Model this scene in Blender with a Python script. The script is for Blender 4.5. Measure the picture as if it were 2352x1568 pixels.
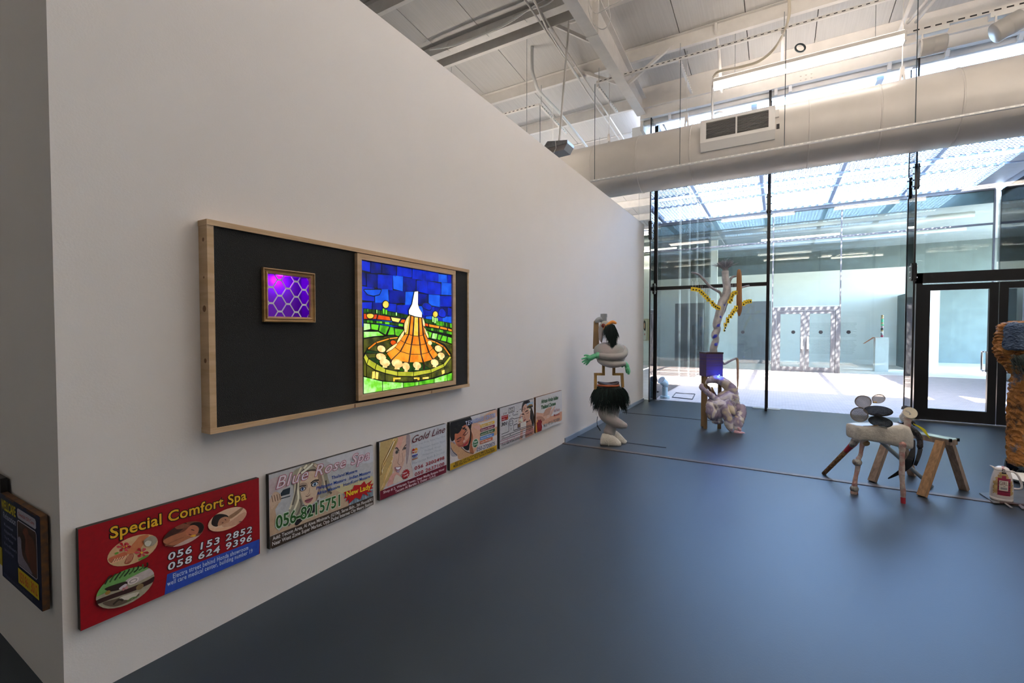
import bpy, bmesh, math, random
from mathutils import Vector, Matrix
random.seed(7)
for o in list(bpy.data.objects): bpy.data.objects.remove(o, do_unlink=True)
scene = bpy.context.scene
COL = scene.collection

# ------------------------------------------------------------------ camera
IW, IH, FPX, EYE = 2352, 1568, 1044.0, Vector((0, 0, 1.5))
YAW, PIT = math.radians(30.25), math.radians(-1.5)
FWD = Vector((-math.sin(YAW)*math.cos(PIT), math.cos(YAW)*math.cos(PIT), math.sin(PIT)))
RGT = Vector((math.cos(YAW), math.sin(YAW), 0)); UPV = RGT.cross(FWD)
cam = bpy.data.cameras.new('camera'); camo = bpy.data.objects.new('camera', cam); COL.objects.link(camo)
cam.sensor_width = 36; cam.lens = FPX/IW*36; cam.clip_end = 300; cam.clip_start = 0.05
m = Matrix((RGT, UPV, -FWD)).transposed().to_4x4(); m.translation = EYE; camo.matrix_world = m
scene.camera = camo

# ------------------------------------------------------------------ world, sun, exposure
scene.view_settings.view_transform = 'Standard'; scene.view_settings.look = 'None'
scene.view_settings.gamma = 1; scene.view_settings.use_curve_mapping = False
scene.view_settings.exposure = 1.0
world = bpy.data.worlds.new('sky'); scene.world = world; world.use_nodes = True
nt = world.node_tree; nt.nodes.clear()
sky = nt.nodes.new('ShaderNodeTexSky'); sky.sky_type = 'NISHITA'; sky.sun_disc = False
SUNDIR = Vector((2.1, -2.46, 5.8)).normalized()
sky.sun_elevation = math.asin(SUNDIR.z); sky.sun_rotation = math.atan2(SUNDIR.x, SUNDIR.y)
sky.air_density = 1.0; sky.dust_density = 0.6; sky.ozone_density = 1.0
bg = nt.nodes.new('ShaderNodeBackground'); bg.inputs[1].default_value = 2.5
wo = nt.nodes.new('ShaderNodeOutputWorld'); nt.links.new(sky.outputs[0], bg.inputs[0]); nt.links.new(bg.outputs[0], wo.inputs[0])
sl = bpy.data.lights.new('sun', 'SUN'); sl.energy = 34.0; sl.angle = math.radians(0.53); sl.color = (1, .97, .94)
so = bpy.data.objects.new('sun', sl); COL.objects.link(so); so.location = (6, -4, 30)
so.rotation_euler = SUNDIR.to_track_quat('Z', 'Y').to_euler()
TUBE_POWER = 13.0

# ------------------------------------------------------------------ helpers
def ray(px, py): return FWD*FPX + RGT*(px-IW/2) - UPV*(py-IH/2)
def hit(px, py, ax, v):
    d = ray(px, py); t = (v-EYE[ax])/d[ax]; return EYE + d*t
def at(px, py, y): return hit(px, py, 1, y)          # point seen at a pixel, standing at depth y
def onx(px, py, x=-2.42): return hit(px, py, 0, x)

MATS = {}
def mat(name, col=(.8,.8,.8), rough=.5, metal=0., noise=0., scale=8., bump=0., bscale=40., emit=None, es=0., spec=.5, stretch=None, attr=False, col2=None, sub=0.):
    if name in MATS: return MATS[name]
    mt = bpy.data.materials.new(name); MATS[name] = mt; mt.use_nodes = True
    n = mt.node_tree; b = n.nodes['Principled BSDF']
    b.inputs['Base Color'].default_value = (*col, 1); b.inputs['Roughness'].default_value = rough
    b.inputs['Metallic'].default_value = metal; b.inputs['Specular IOR Level'].default_value = spec
    tc = None
    def coord():
        nonlocal tc
        if tc is None:
            t = n.nodes.new('ShaderNodeTexCoord'); mp = n.nodes.new('ShaderNodeMapping'); n.links.new(t.outputs['Object'], mp.inputs[0])
            if stretch: mp.inputs['Scale'].default_value = stretch
            tc = mp.outputs[0]
        return tc
    src = None
    if attr:
        a = n.nodes.new('ShaderNodeVertexColor'); a.layer_name = 'Col'; src = a.outputs[0]
        n.links.new(src, b.inputs['Base Color'])
    if noise > 0 or col2:
        nz = n.nodes.new('ShaderNodeTexNoise'); nz.inputs['Scale'].default_value = scale; nz.inputs['Detail'].default_value = 5
        n.links.new(coord(), nz.inputs['Vector'])
        if attr:
            mx = n.nodes.new('ShaderNodeMix'); mx.data_type = 'RGBA'; mx.blend_type = 'OVERLAY'; mx.inputs[0].default_value = noise
            n.links.new(src, mx.inputs[6]); n.links.new(nz.outputs['Fac'], mx.inputs[7]); n.links.new(mx.outputs[2], b.inputs['Base Color'])
        else:
            r = n.nodes.new('ShaderNodeValToRGB'); e = r.color_ramp.elements
            c2 = col2 or tuple(min(1, c*(1+noise)) for c in col); c1 = col if col2 else tuple(c*(1-noise) for c in col)
            e[0].position = .35; e[1].position = .65; e[0].color = (*c1, 1); e[1].color = (*c2, 1)
            n.links.new(nz.outputs['Fac'], r.inputs[0]); n.links.new(r.outputs[0], b.inputs['Base Color'])
    if bump > 0:
        nb = n.nodes.new('ShaderNodeTexNoise'); nb.inputs['Scale'].default_value = bscale; nb.inputs['Detail'].default_value = 4
        n.links.new(coord(), nb.inputs['Vector'])
        bp = n.nodes.new('ShaderNodeBump'); bp.inputs['Strength'].default_value = bump; bp.inputs['Distance'].default_value = .02
        n.links.new(nb.outputs['Fac'], bp.inputs['Height']); n.links.new(bp.outputs[0], b.inputs['Normal'])
    if emit:
        b.inputs['Emission Color'].default_value = (*emit, 1); b.inputs['Emission Strength'].default_value = es
    return mt
def glass(name, tint, refl=1.45, rough=0.0):
    if name in MATS: return MATS[name]
    mt = bpy.data.materials.new(name); MATS[name] = mt; mt.use_nodes = True
    n = mt.node_tree; n.nodes.clear()
    out = n.nodes.new('ShaderNodeOutputMaterial'); mx = n.nodes.new('ShaderNodeMixShader')
    tr = n.nodes.new('ShaderNodeBsdfTransparent'); tr.inputs[0].default_value = (*tint, 1)
    gl = n.nodes.new('ShaderNodeBsdfGlossy'); gl.inputs['Roughness'].default_value = rough
    fr = n.nodes.new('ShaderNodeFresnel'); fr.inputs[0].default_value = refl
    n.links.new(fr.outputs[0], mx.inputs[0]); n.links.new(tr.outputs[0], mx.inputs[1]); n.links.new(gl.outputs[0], mx.inputs[2])
    n.links.new(mx.outputs[0], out.inputs[0]); return mt

class MB:
    """collects shapes and links them as one mesh object"""
    def __init__(s): s.v = []; s.f = []; s.c = []; s.col = (1,1,1)
    def add(s, vs, fs):
        o = len(s.v); s.v += [tuple(v) for v in vs]; s.f += [tuple(i+o for i in f) for f in fs]; s.c += [s.col]*len(fs); return s
    def box(s, x0, x1, y0, y1, z0, z1):
        return s.add([(x0,y0,z0),(x1,y0,z0),(x1,y1,z0),(x0,y1,z0),(x0,y0,z1),(x1,y0,z1),(x1,y1,z1),(x0,y1,z1)],
                     [(0,3,2,1),(4,5,6,7),(0,1,5,4),(1,2,6,5),(2,3,7,6),(3,0,4,7)])
    def bar(s, a, b, w, h, up=(0,0,1)):
        """box beam from a to b; w across, h along up"""
        a = Vector(a); b = Vector(b); d = (b-a).normalized(); u = Vector(up); r = d.cross(u)
        if r.length < 1e-4: u = Vector((0,1,0)); r = d.cross(u)
        r.normalize(); u = r.cross(d); r = r*w/2; u = u*h/2
        vs = [p+i*r+j*u for p in (a,b) for i,j in ((-1,-1),(1,-1),(1,1),(-1,1))]
        return s.add(vs, [(0,1,2,3),(7,6,5,4),(0,4,5,1),(1,5,6,2),(2,6,7,3),(3,7,4,0)])
    def tube(s, pts, rad, n=10, caps=True, flat=1.0, flatdir=None):
        pts = [Vector(p) for p in pts]; k = len(pts)
        if not hasattr(rad, '__len__'): rad = [rad]*k
        rings = []; prev = None
        for i, p in enumerate(pts):
            t = (pts[min(i+1,k-1)]-pts[max(i-1,0)])
            t = t.normalized() if t.length > 1e-9 else Vector((0,0,1))
            if prev is None:
                ref = Vector(flatdir) if flatdir else (Vector((0,1,0)) if abs(t.y) < .9 else Vector((1,0,0)))
                a = (ref - t*ref.dot(t)).normalized()
            else:
                a = prev - t*prev.dot(t)
                a = a.normalized() if a.length > 1e-6 else prev
            prev = a; b = t.cross(a)
            rings.append([p + (a*math.cos(2*math.pi*j/n)*flat + b*math.sin(2*math.pi*j/n))*rad[i] for j in range(n)])
        vs = [v for r in rings for v in r]; fs = []
        for i in range(k-1):
            for j in range(n):
                fs.append((i*n+j, i*n+(j+1)%n, (i+1)*n+(j+1)%n, (i+1)*n+j))
        if caps: fs += [tuple(range(n-1,-1,-1)), tuple((k-1)*n+j for j in range(n))]
        return s.add(vs, fs)
    def cyl(s, a, b, r, r2=None, n=16): return s.tube([a,b], [r, r if r2 is None else r2], n)
    def ell(s, c, rx, ry, rz, nu=14, nv=9, rot=None):
        c = Vector(c); vs = []; fs = []
        for i in range(nv+1):
            th = math.pi*i/nv
            for j in range(nu):
                ph = 2*math.pi*j/nu
                q = Vector((rx*math.sin(th)*math.cos(ph), ry*math.sin(th)*math.sin(ph), rz*math.cos(th)))
                if rot: q = rot @ q
                vs.append(c+q)
        for i in range(nv):
            for j in range(nu):
                fs.append((i*nu+j, (i+1)*nu+j, (i+1)*nu+(j+1)%nu, i*nu+(j+1)%nu))
        return s.add(vs, fs)
    def lathe(s, prof, c=(0,0,0), n=24, rot=None):
        c = Vector(c); vs = []; fs = []
        for r, z in prof:
            for j in range(n):
                q = Vector((r*math.cos(2*math.pi*j/n), r*math.sin(2*math.pi*j/n), z))
                vs.append(c+(rot @ q if rot else q))
        for i in range(len(prof)-1):
            for j in range(n): fs.append((i*n+j, i*n+(j+1)%n, (i+1)*n+(j+1)%n, (i+1)*n+j))
        fs += [tuple(range(n-1,-1,-1)), tuple((len(prof)-1)*n+j for j in range(n))]
        return s.add(vs, fs)
    def prism(s, poly, off):
        """poly: 3d outline; off: extrusion vector"""
        p = [Vector(q) for q in poly]; off = Vector(off); k = len(p)
        vs = p+[q+off for q in p]
        fs = [tuple(range(k-1,-1,-1)), tuple(range(k,2*k))]+[(i,(i+1)%k,k+(i+1)%k,k+i) for i in range(k)]
        return s.add(vs, fs)
    def face(s, poly): return s.add(poly, [tuple(range(len(poly)))])
    def build(s, name, material, parent=None, smooth=False, colors=False, fix=True, origin=None):
        me = bpy.data.meshes.new(name)
        vs = s.v
        if origin is not None:
            og = Vector(origin); vs = [tuple(Vector(v)-og) for v in s.v]
        me.from_pydata(vs, [], s.f); me.update()
        if fix:
            bm = bmesh.new(); bm.from_mesh(me); bmesh.ops.recalc_face_normals(bm, faces=bm.faces); bm.to_mesh(me); bm.free()
        if colors:
            ca = me.color_attributes.new('Col', 'FLOAT_COLOR', 'CORNER')
            k = 0
            for p in me.polygons:
                for _ in p.loop_indices: ca.data[k].color = (*s.c[p.index], 1); k += 1
        if smooth:
            for p in me.polygons: p.use_smooth = True
        me.materials.append(MATS[material] if isinstance(material, str) else material)
        o = bpy.data.objects.new(name, me); COL.objects.link(o)
        if origin is not None: o.location = origin
        if parent: par(o, parent)
        return o
def par(o, p):
    o.parent = p; o.matrix_parent_inverse = world_of(p).inverted()
def world_of(p):
    mw = Matrix.LocRotScale(p.location, p.rotation_euler, p.scale)
    if p.parent: mw = world_of(p.parent) @ p.matrix_parent_inverse @ mw
    return mw
def tag(o, label=None, cat=None, group=None, kind=None):
    if label: o['label'] = label
    if cat: o['category'] = cat
    if group: o['group'] = group
    if kind: o['kind'] = kind
    return o
def thing(name, loc, label=None, cat=None, group=None, kind=None):
    o = bpy.data.objects.new(name, None); COL.objects.link(o); o.location = loc; o.empty_display_size = .1
    return tag(o, label, cat, group, kind)
def spline(pts, per=6):
    """smooth path through points (tuples of any length)"""
    out = []; k = len(pts)
    for i in range(k-1):
        p0, p1, p2, p3 = pts[max(i-1,0)], pts[i], pts[i+1], pts[min(i+2,k-1)]
        for j in range(per):
            t = j/per
            out.append(tuple(.5*((2*b)+(-a+c)*t+(2*a-5*b+4*c-d)*t*t+(-a+3*b-3*c+d)*t**3) for a,b,c,d in zip(p0,p1,p2,p3)))
    out.append(tuple(pts[-1])); return out

# ------------------------------------------------------------------ materials
mat('wall_paint', (.81,.77,.74), .7, noise=.008, scale=3, bump=.05, bscale=120)
mat('floor_paint', (.019,.026,.036), .42, noise=.22, scale=1.3, bump=.03, bscale=200, col2=(.026,.034,.045), stretch=(1,.35,1))
mat('floor_strip', (.13,.10,.085), .45, metal=.4, noise=.15, scale=20)
MATS['floor_paint'].node_tree.nodes['Principled BSDF'].inputs['Specular Tint'].default_value = (.62,.82,1,1); MATS['floor_paint'].node_tree.nodes['Principled BSDF'].inputs['Specular IOR Level'].default_value = .8
mat('seam_black', (.015,.015,.018), .6)
mat('skirting', (.35,.42,.52), .4, metal=.3)
mat('roof_white', (.60,.58,.56), .45, noise=.04, scale=5, bump=.25, bscale=60, stretch=(12,.3,1))
mat('steel_white', (.72,.69,.66), .45, noise=.04, scale=6)
mat('fascia_beige', (.70,.66,.62), .6, noise=.05, scale=4, bump=.1, bscale=30)
mat('duct_white', (.62,.59,.56), .38, noise=.03, scale=3)
mat('grille_white', (.75,.74,.73), .4)
mat('grille_dark', (.03,.03,.03), .6)
mat('galv', (.45,.46,.47), .35, metal=.8, noise=.1, scale=30)
mat('pipe_grey', (.62,.62,.61), .4)
mat('wire_dark', (.06,.08,.09), .4, metal=.5)
mat('cable_cream', (.62,.56,.46), .5)
mat('cable_white', (.75,.74,.72), .5)
mat('black_metal', (.012,.012,.014), .3, metal=.2)
mat('steel', (.62,.62,.63), .28, metal=1.0, noise=.05, scale=20)
mat('steel_dull', (.13,.125,.125), .45, metal=.2, noise=.12, scale=9, stretch=(1,1,14))
mat('tube_glow', (1,1,1), .4, emit=(1.0,.88,.755), es=TUBE_POWER)
mat('added_uplight_glow', (1,1,1), .4, emit=(1.0,.88,.755), es=3.0)
mat('tube_glow_near', (1,1,1), .4, emit=(1.0,.9,.8), es=8.0)
mat('tube_diffuser', (.9,.88,.84), .35, emit=(1.0,.93,.84), es=1.0)
mat('paving', (.50,.44,.40), .75, noise=.12, scale=3, col2=(.58,.52,.47))
mat('white_paint', (.82,.82,.80), .6, noise=.02, scale=4)
mat('ceil_grey', (.35,.37,.37), .7, noise=.06, scale=3)
mat('dark_teal', (.10,.13,.14), .7, noise=.1, scale=3)
mat('mesh_metal', (.26,.31,.40), .5, metal=.3)
mat('rib_blue', (.30,.36,.46), .5, noise=.05, scale=5)
glass('glass_front', (.965,.985,.99))
glass('glass_opposite', (.86,.92,.90), 1.5)
glass('glass_fin', (.86,.94,.92))
# ================================================================== the room
XW, YG = -2.42, 9.95
def roofz(y): return 7.4-.091*y
S = 'structure'
fl = MB().box(-9, 9, -7, YG+.02, -.12, 0).build('floor', 'floor_paint'); tag(fl, kind=S)
fl2 = MB().box(-9, -2.3, YG+.02, 22, -.12, 0).build('floor_annex', mat('annex_floor_sunlit', (.42,.42,.41), .5, noise=.08, scale=3)); tag(fl2, kind=S)  # lighter tone stands in for the sun falling on this floor
t = MB().box(XW, 1.70, 5.46, 5.53, 0, .006); t.face([(1.70,5.46,.0062),(1.92,5.44,.0062),(1.70,5.53,.0062)])
tag(t.build('trim_1', 'floor_strip'), 'brown metal floor strip running from the wall past the jug', kind=S)
tag(MB().box(XW, -1.2, 5.93, 5.955, 0, .004).build('trim_2', 'seam_black'), 'short dark floor strip behind the white boots', kind=S)
tag(MB().box(XW, -.55, 8.07, 8.10, 0, .004).build('trim_3', 'seam_black'), 'dark floor strip reaching the lumpy sculpture base', kind=S)
tag(MB().box(XW, XW+.018, 5.53, 9.62, 0, .06).build('baseboard_left', 'skirting'), kind=S)
# the freestanding partition: long face and returning end face
wl = MB().add([(XW,.63,0),(XW,9.62,0),(XW-.22,9.62,0),(XW-.22,.85,0),(-8,.85,0),(-8,.66,0),
               (XW,.63,3.68),(XW,9.62,3.68),(XW-.22,9.62,3.68),(XW-.22,.85,3.68),(-8,.85,3.68),(-8,.66,3.68)],
              [(0,1,7,6),(1,2,8,7),(2,3,9,8),(3,4,10,9),(4,5,11,10),(5,0,6,11),(6,7,8,9,10,11),(0,5,4,3,2,1)]).build('wall_left', 'wall_paint')
tag(wl, kind=S)
tag(MB().box(8.8, 9.0, -7, YG, 0, 8.2).build('wall_right', 'wall_paint'), kind=S)
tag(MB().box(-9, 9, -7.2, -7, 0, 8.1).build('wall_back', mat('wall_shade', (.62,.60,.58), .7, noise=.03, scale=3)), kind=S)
tag(MB().box(-9.2, -9, -7, 22, 0, 8.1).build('wall_far_left', 'white_paint'), kind=S)
tag(MB().box(-9, -2.3, 21.8, 22, 0, 6.0).build('wall_annex', 'white_paint'), kind=S)
# roof: panels with seams, purlins, rafter
ce = thing('ceiling', (0, 2, 7), kind=S)
k = -8
xs = [-1.53+1.015*i for i in range(-8, 11)]
for i in range(len(xs)-1):
    x0, x1 = xs[i]+.006, xs[i+1]-.006
    y1 = 22 if x1 < -2.4 else 9.75
    y0 = -7
    MB().add([(x0,y0,roofz(y0)),(x1,y0,roofz(y0)),(x1,y1,roofz(y1)),(x0,y1,roofz(y1)),
              (x0,y0,roofz(y0)+.05),(x1,y0,roofz(y0)+.05),(x1,y1,roofz(y1)+.05),(x0,y1,roofz(y1)+.05)],
             [(0,3,2,1),(4,5,6,7),(0,1,5,4),(1,2,6,5),(2,3,7,6),(3,0,4,7)]).build('roof_panel', 'roof_white', ce)
MB().add([(-9.2,-7,roofz(-7)+.06),(9,-7,roofz(-7)+.06),(9,9.8,roofz(9.8)+.06),(-2.4,9.8,roofz(9.8)+.06),(-2.4,22.2,roofz(22.2)+.06),(-9.2,22.2,roofz(22.2)+.06)],
         [(0,1,2,3,4,5)]).build('roof_deck', 'seam_black', ce)
def zpurlin(y, x0, x1, h=.21):
    zt = roofz(y)-.002; b = MB()
    b.box(x0, x1, y, y+.008, zt-h, zt)                    # web
    b.box(x0, x1, y-.0, y+.07, zt-h-.006, zt-h)           # bottom flange
    b.box(x0, x1, y-.004, y+.0, zt-h-.006, zt-h+.022)     # bright rolled lip
    b.box(x0, x1, y-.06, y+.008, zt-.008, zt)
    return b.build('purlin', 'steel_white', ce)
for i, y in enumerate((-5, -2.5, -.4, 1.07, 2.54, 4.0, 5.46, 7.0, 8.44)): zpurlin(y, -8.9, 8.8)
for y in (9.94, 11.34, 12.8, 14.3, 15.8, 17.3, 18.8): zpurlin(y, -8.9, -2.62)
# gutter trough hung beside the second purlin, with its clips
b = MB(); zt = roofz(6.72)
b.box(-8.9, -2.75, 6.70, 6.71, zt-.17, zt-.02); b.box(-8.9, -2.75, 6.70, 6.86, zt-.18, zt-.17)
b.build('cable_tray', 'steel_white', ce)
for x in (-5.25, -4.4, -3.65):
    MB().tube([(x,6.68,zt-.05),(x,6.66,zt-.13),(x,6.69,zt-.2),(x,6.75,zt-.2)], .008, 6).build('tray_clip', 'steel_white', ce)
# rafters (I section), splice plates, braces
def rafter(x, y0, y1):
    b = MB(); zb = 5.98
    def zt(y): return roofz(y)-.23
    def seg(ya, yb, za, zb_, xa, xb, th):
        b.add([(xa,ya,za),(xb,ya,za),(xb,yb,zb_),(xa,yb,zb_),(xa,ya,za+th),(xb,ya,za+th),(xb,yb,zb_+th),(xa,yb,zb_+th)],
              [(0,3,2,1),(4,5,6,7),(0,1,5,4),(1,2,6,5),(2,3,7,6),(3,0,4,7)])
    seg(y0, y1, zb+.08, zb-.04, x-.09, x+.09, .018)
    seg(y0, y1, zt(y0)-.02, zt(y1)-.02, x-.09, x+.09, .02)
    b.add([(x-.006,y0,zb+.09),(x+.006,y0,zb+.09),(x+.006,y1,zb-.03),(x-.006,y1,zb-.03),(x-.006,y0,zt(y0)),(x+.006,y0,zt(y0)),(x+.006,y1,zt(y1)),(x-.006,y1,zt(y1))],
          [(0,3,2,1),(4,5,6,7),(0,1,5,4),(1,2,6,5),(2,3,7,6),(3,0,4,7)])
    r = b.build('rafter', 'steel_white', ce)
    for y in (6.7,):
        c = MB().box(x-.1, x+.1, y-.02, y+.02, zb-.03, zt(y)-.03)
        for dz in (.12,.3,.48): 
            for dx in (-.05,.05): c.cyl((x+dx, y-.05, zb+dz), (x+dx, y+.05, zb+dz), .016, n=8)
        c.build('splice_plate', 'steel_white', r)
    return r
rafter(-2.49, -6.9, 9.62); rafter(4.9, -6.9, 9.62)
for y, x, s in ((8.40,-2.49,1), (8.40,-2.49,-1), (7.0,-2.49,-1)):
    MB().bar((x+s*.03,y+.05,6.03),(x+s*.85,y+.03,roofz(y)-.13),.05,.05).build('fly_brace', 'steel_white', ce)
# eave: fascia lining, channel beam, lower lining
ef = thing('wall_eave', (0, 9.7, 5.6), kind=S)
MB().box(-2.5, 8.8, 9.66, 9.70, 5.98, roofz(9.68)).build('lining', 'fascia_beige', ef)
b = MB().box(-2.5, 8.8, 9.60, 9.62, 5.84, 6.06); b.box(-2.5, 8.8, 9.52, 9.62, 5.825, 5.84); b.box(-2.5, 8.8, 9.54, 9.62, 6.05, 6.065)
b.build('channel_beam', 'steel_white', ef)
MB().box(-2.5, 8.8, 9.68, 9.74, 5.755, 5.95).build('lower_lining', 'fascia_beige', ef)
for x in (-1.95, -.1, .12, 1.5, 2.2, 3.0, 4.3):
    MB().prism([(x,9.55,5.825),(x,9.66,5.825),(x,9.66,5.74),(x,9.60,5.74)], (.05,0,0)).build('lug', 'steel_white', ef)
b = MB()
for x in (.30,.38,.46,-1.75,-1.68):
    for z in (5.9,5.97): b.cyl((x,9.58,z),(x,9.62,z),.012,n=8)
b.build('bolts', 'steel_white', ef)
MB().box(-2.52, -2.46, 9.62, 19.5, 5.64, 6.1).build('side_lining', 'fascia_beige', ef)
MB().box(-2.5, 8.9, 9.70, 10.15, 5.9, 6.6).build('outer_fascia', 'white_paint', ef)
# glass front
w1 = thing('window_1', (0, YG, 0), kind=S)
def pane(x0, x1, z0, z1, y=YG): return MB().box(x0, x1, y-.006, y+.006, z0, z1).build('glass_pane', 'glass_front', w1)
pane(-2.30,-.17,0.01,2.34); pane(-2.30,-.17,2.40,5.79); pane(-.15,1.86,0.01,3.98); pane(-.15,1.86,4.0,5.79)
pane(1.88,4.1,2.43,4.2); pane(1.88,4.1,4.21,5.79); pane(4.12,6.4,.01,5.79); pane(6.42,8.8,.01,5.79)
for x in (-2.26, 1.87, 4.11, 6.41):
    f = MB().box(x-.008, x+.008, 9.49, YG-.01, 0.01, 5.79).build('glass_fin', 'glass_fin', w1)
    MB().box(x-.012, x+.012, 9.475, 9.49, 0.01, 5.79).build('fin_edge', 'black_metal', f)
    MB().box(x-(.045 if x < -2 else .015), x+(.045 if x < -2 else .015), YG-.02, YG+.02, 0, 5.8).build('mullion', 'black_metal', w1)
f = MB().box(-.168, -.152, 9.49, YG-.01, 0.01, 5.79).build('glass_fin', 'glass_fin', w1)
MB().box(-.18, -.14, 9.475, 9.49, 0.01, 5.79).build('fin_edge', 'black_metal', f)
MB().box(-.185, -.135, YG-.02, YG+.02, 0, 5.8).build('mullion', 'black_metal', w1)
MB().box(-2.26, -.16, YG-.035, YG+.035, 2.335, 2.405).build('transom', 'black_metal', w1)
for x, z0, z1, y in ((-2.262,3.34,3.72,9.52), (-2.262,2.25,2.47,9.80), (1.872,3.72,4.12,9.5), (1.872,3.66,4.0,9.85), (1.872,2.28,2.56,9.55), (-.16,3.6,3.95,9.5)):
    p = MB()
    for s in (-1, 1):
        q = [(x+s*.014, y-.06+.01*k, zz) for k, zz in ((0,z0+.03),(3,z0),(9,z0),(12,z0+.03),(12,z1-.03),(9,z1),(3,z1),(0,z1-.03))]
        p.prism(q, (s*.018,0,0))
    po = p.build('patch_fitting', 'black_metal', w1)
    h = MB(); nb = max(2, int((z1-z0)/.09))
    for j in range(nb):
        z = z0+.05+(z1-z0-.1)*j/(nb-1); h.cyl((x-.05,y,z),(x+.05,y,z),.012,n=8)
    h.build('bolts', 'steel', po)
for x, wd in ((-2.30,.17), (-.16,.23)):
    MB().box(x-wd, x+wd, 9.78, YG-.01, .001, .008).build('floor_plate', 'steel', w1)
# black double door
d1 = thing('door_1', (2.9, YG, 0), kind=S)
b = MB().box(1.98, 2.06, YG-.06, YG+.06, 0, 2.43).box(1.98, 3.98, YG-.06, YG+.06, 2.26, 2.43).box(3.90, 3.98, YG-.06, YG+.06, 0, 2.26)
b.build('door_frame', 'black_metal', d1)
for x0, x1, hx in ((2.065,2.965,2.83), (2.975,3.895,3.11)):
    b = MB().box(x0, x0+.10, YG-.03, YG+.03, .01, 2.24).box(x1-.10, x1, YG-.03, YG+.03, .01, 2.24)
    b.box(x0+.1, x1-.1, YG-.03, YG+.03, 2.14, 2.24).box(x0+.1, x1-.1, YG-.03, YG+.03, .01, .20)
    lf = b.build('door_leaf', 'black_metal', d1)
    MB().box(x0+.1, x1-.1, YG-.006, YG+.006, .20, 2.14).build('glass_pane', 'glass_front', lf)
    for s in (-1, 1):
        yy = YG+s*.03
        MB().tube(spline([(hx,yy,.85),(hx,yy+s*.045,.85),(hx,yy+s*.07,.88),(hx,yy+s*.07,1.12),(hx,yy+s*.045,1.15),(hx,yy,1.15)],4), .014, 10).build('door_handle', 'steel', lf, smooth=True)
MB().box(1.98, 3.98, YG-.1, YG-.06, 0, .012).build('sill_strip', 'steel', d1)
# neighbouring space: glass side wall running away from us
mat('cast_joint', (.10,.12,.12), .7)
w2 = thing('window_2', (-2.26, 14, 0), kind=S)
ys = [9.97, 12.9, 14.4, 15.9, 17.4, 19.2]
for a, c in zip(ys, ys[1:]): MB().box(-2.266, -2.254, a+.01, c-.01, .01, 5.6).build('glass_pane', 'glass_front', w2)
for y in ys[1:-1]: MB().box(-2.265,-2.255,y-.004,y+.004,0,5.6).build('mullion', 'cast_joint', w2)
# ================================================================== ceiling services
DY, DZ, DR = 8.92, 4.68, .52
dc = thing('air_duct', (0, DY, DZ-DR), 'large round white air duct running in front of the glass wall', 'duct')
seams = [at(px, py, 8.75).x for px, py in ((1368,334),(1470,312),(1591,282),(1858,224),(2018,193),(2199,156))]
seams = [-7.5,-6.2,-4.9]+seams+[4.3,5.6,7.0]
sg = [-8.9]+seams+[8.8]
for a, c in zip(sg, sg[1:]):
    MB().tube([(a,DY,DZ),(c,DY,DZ)], DR, 56, caps=False).build('duct_section', 'duct_white', dc, smooth=True)
for x in seams:
    b = MB(); b.tube([(x-.012,DY,DZ),(x-.008,DY,DZ),(x+.008,DY,DZ),(x+.012,DY,DZ)], [DR,DR+.008,DR+.008,DR], 56, caps=False); b.build('joint_band', 'duct_white', dc, smooth=True)
# drum diffuser let into the duct
q = [at(px, py, 8.40) for px, py in ((1610,284),(1781,243),(1779,320),(1617,348))]
x0, x1, z0, z1 = q[0].x, q[1].x, (q[2].z+q[3].z)/2, (q[0].z+q[1].z)/2
YD = 8.33
g = MB()
zl = z0+.13
g.box(x0, x0+.09, YD, DY-.1, zl, z1).box(x1-.09, x1, YD, DY-.1, zl, z1).box(x0+.09, x1-.09, YD, DY-.1, z1-.05, z1).box(x0+.09, x1-.09, YD, DY-.1, zl, zl+.05)
g.box((x0+x1)/2-.012, (x0+x1)/2+.012, YD, YD+.05, zl+.05, z1-.05)
gr = g.build('diffuser', 'grille_white', dc)
MB().prism([(x0,YD,zl),(x0,DY-.3,zl-.02),(x0,DY-.38,z0),(x0,YD+.07,z0)], (x1-x0,0,0)).build('deflector', 'grille_white', gr)
MB().box(x0+.09, x1-.09, YD+.05, YD+.06, zl+.05, z1-.05).build('throat', 'grille_dark', gr)
b = MB(); nn = 13
for i in range(nn):
    z = zl+.06+(z1-zl-.12)*i/(nn-1); b.box(x0+.09, x1-.09, YD+.008, YD+.03, z-.003, z+.003)
for i in range(44):
    x = x0+.1+(x1-x0-.2)*i/43; b.box(x-.0015, x+.0015, YD+.03, YD+.045, zl+.05, z1-.05)
tag(b.build('louvre', mat('louvre_grey', (.30,.30,.30), .5), gr), kind='stuff')
MB().box(x1+.0, x1+.05, YD+.07, DY-.2, z1-.16, z1-.05).build('actuator', 'grille_white', gr)
MB().box(x1+.02, x1+.06, YD+.05, YD+.09, zl+.02, zl+.09).build('damper_knob', 'seam_black', gr)
for px, py in ((1397,318),(1576,268),(2074,165)):
    p = at(px, py, 8.85); b = MB(); zt = DZ+DR
    b.prism([(p.x-.045,8.88,zt-.03),(p.x-.02,8.88,p.z+.1),(p.x+.02,8.88,p.z+.1),(p.x+.045,8.88,zt-.03),(p.x+.02,8.88,zt-.03),(p.x,8.88,p.z-.02),(p.x-.02,8.88,zt-.03)], (0,.06,0))
    b.cyl((p.x,8.9,p.z+.08),(p.x,8.9,roofz(8.9)-.01),.008,n=6); b.build('duct_hanger', 'steel_white', dc)
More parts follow.
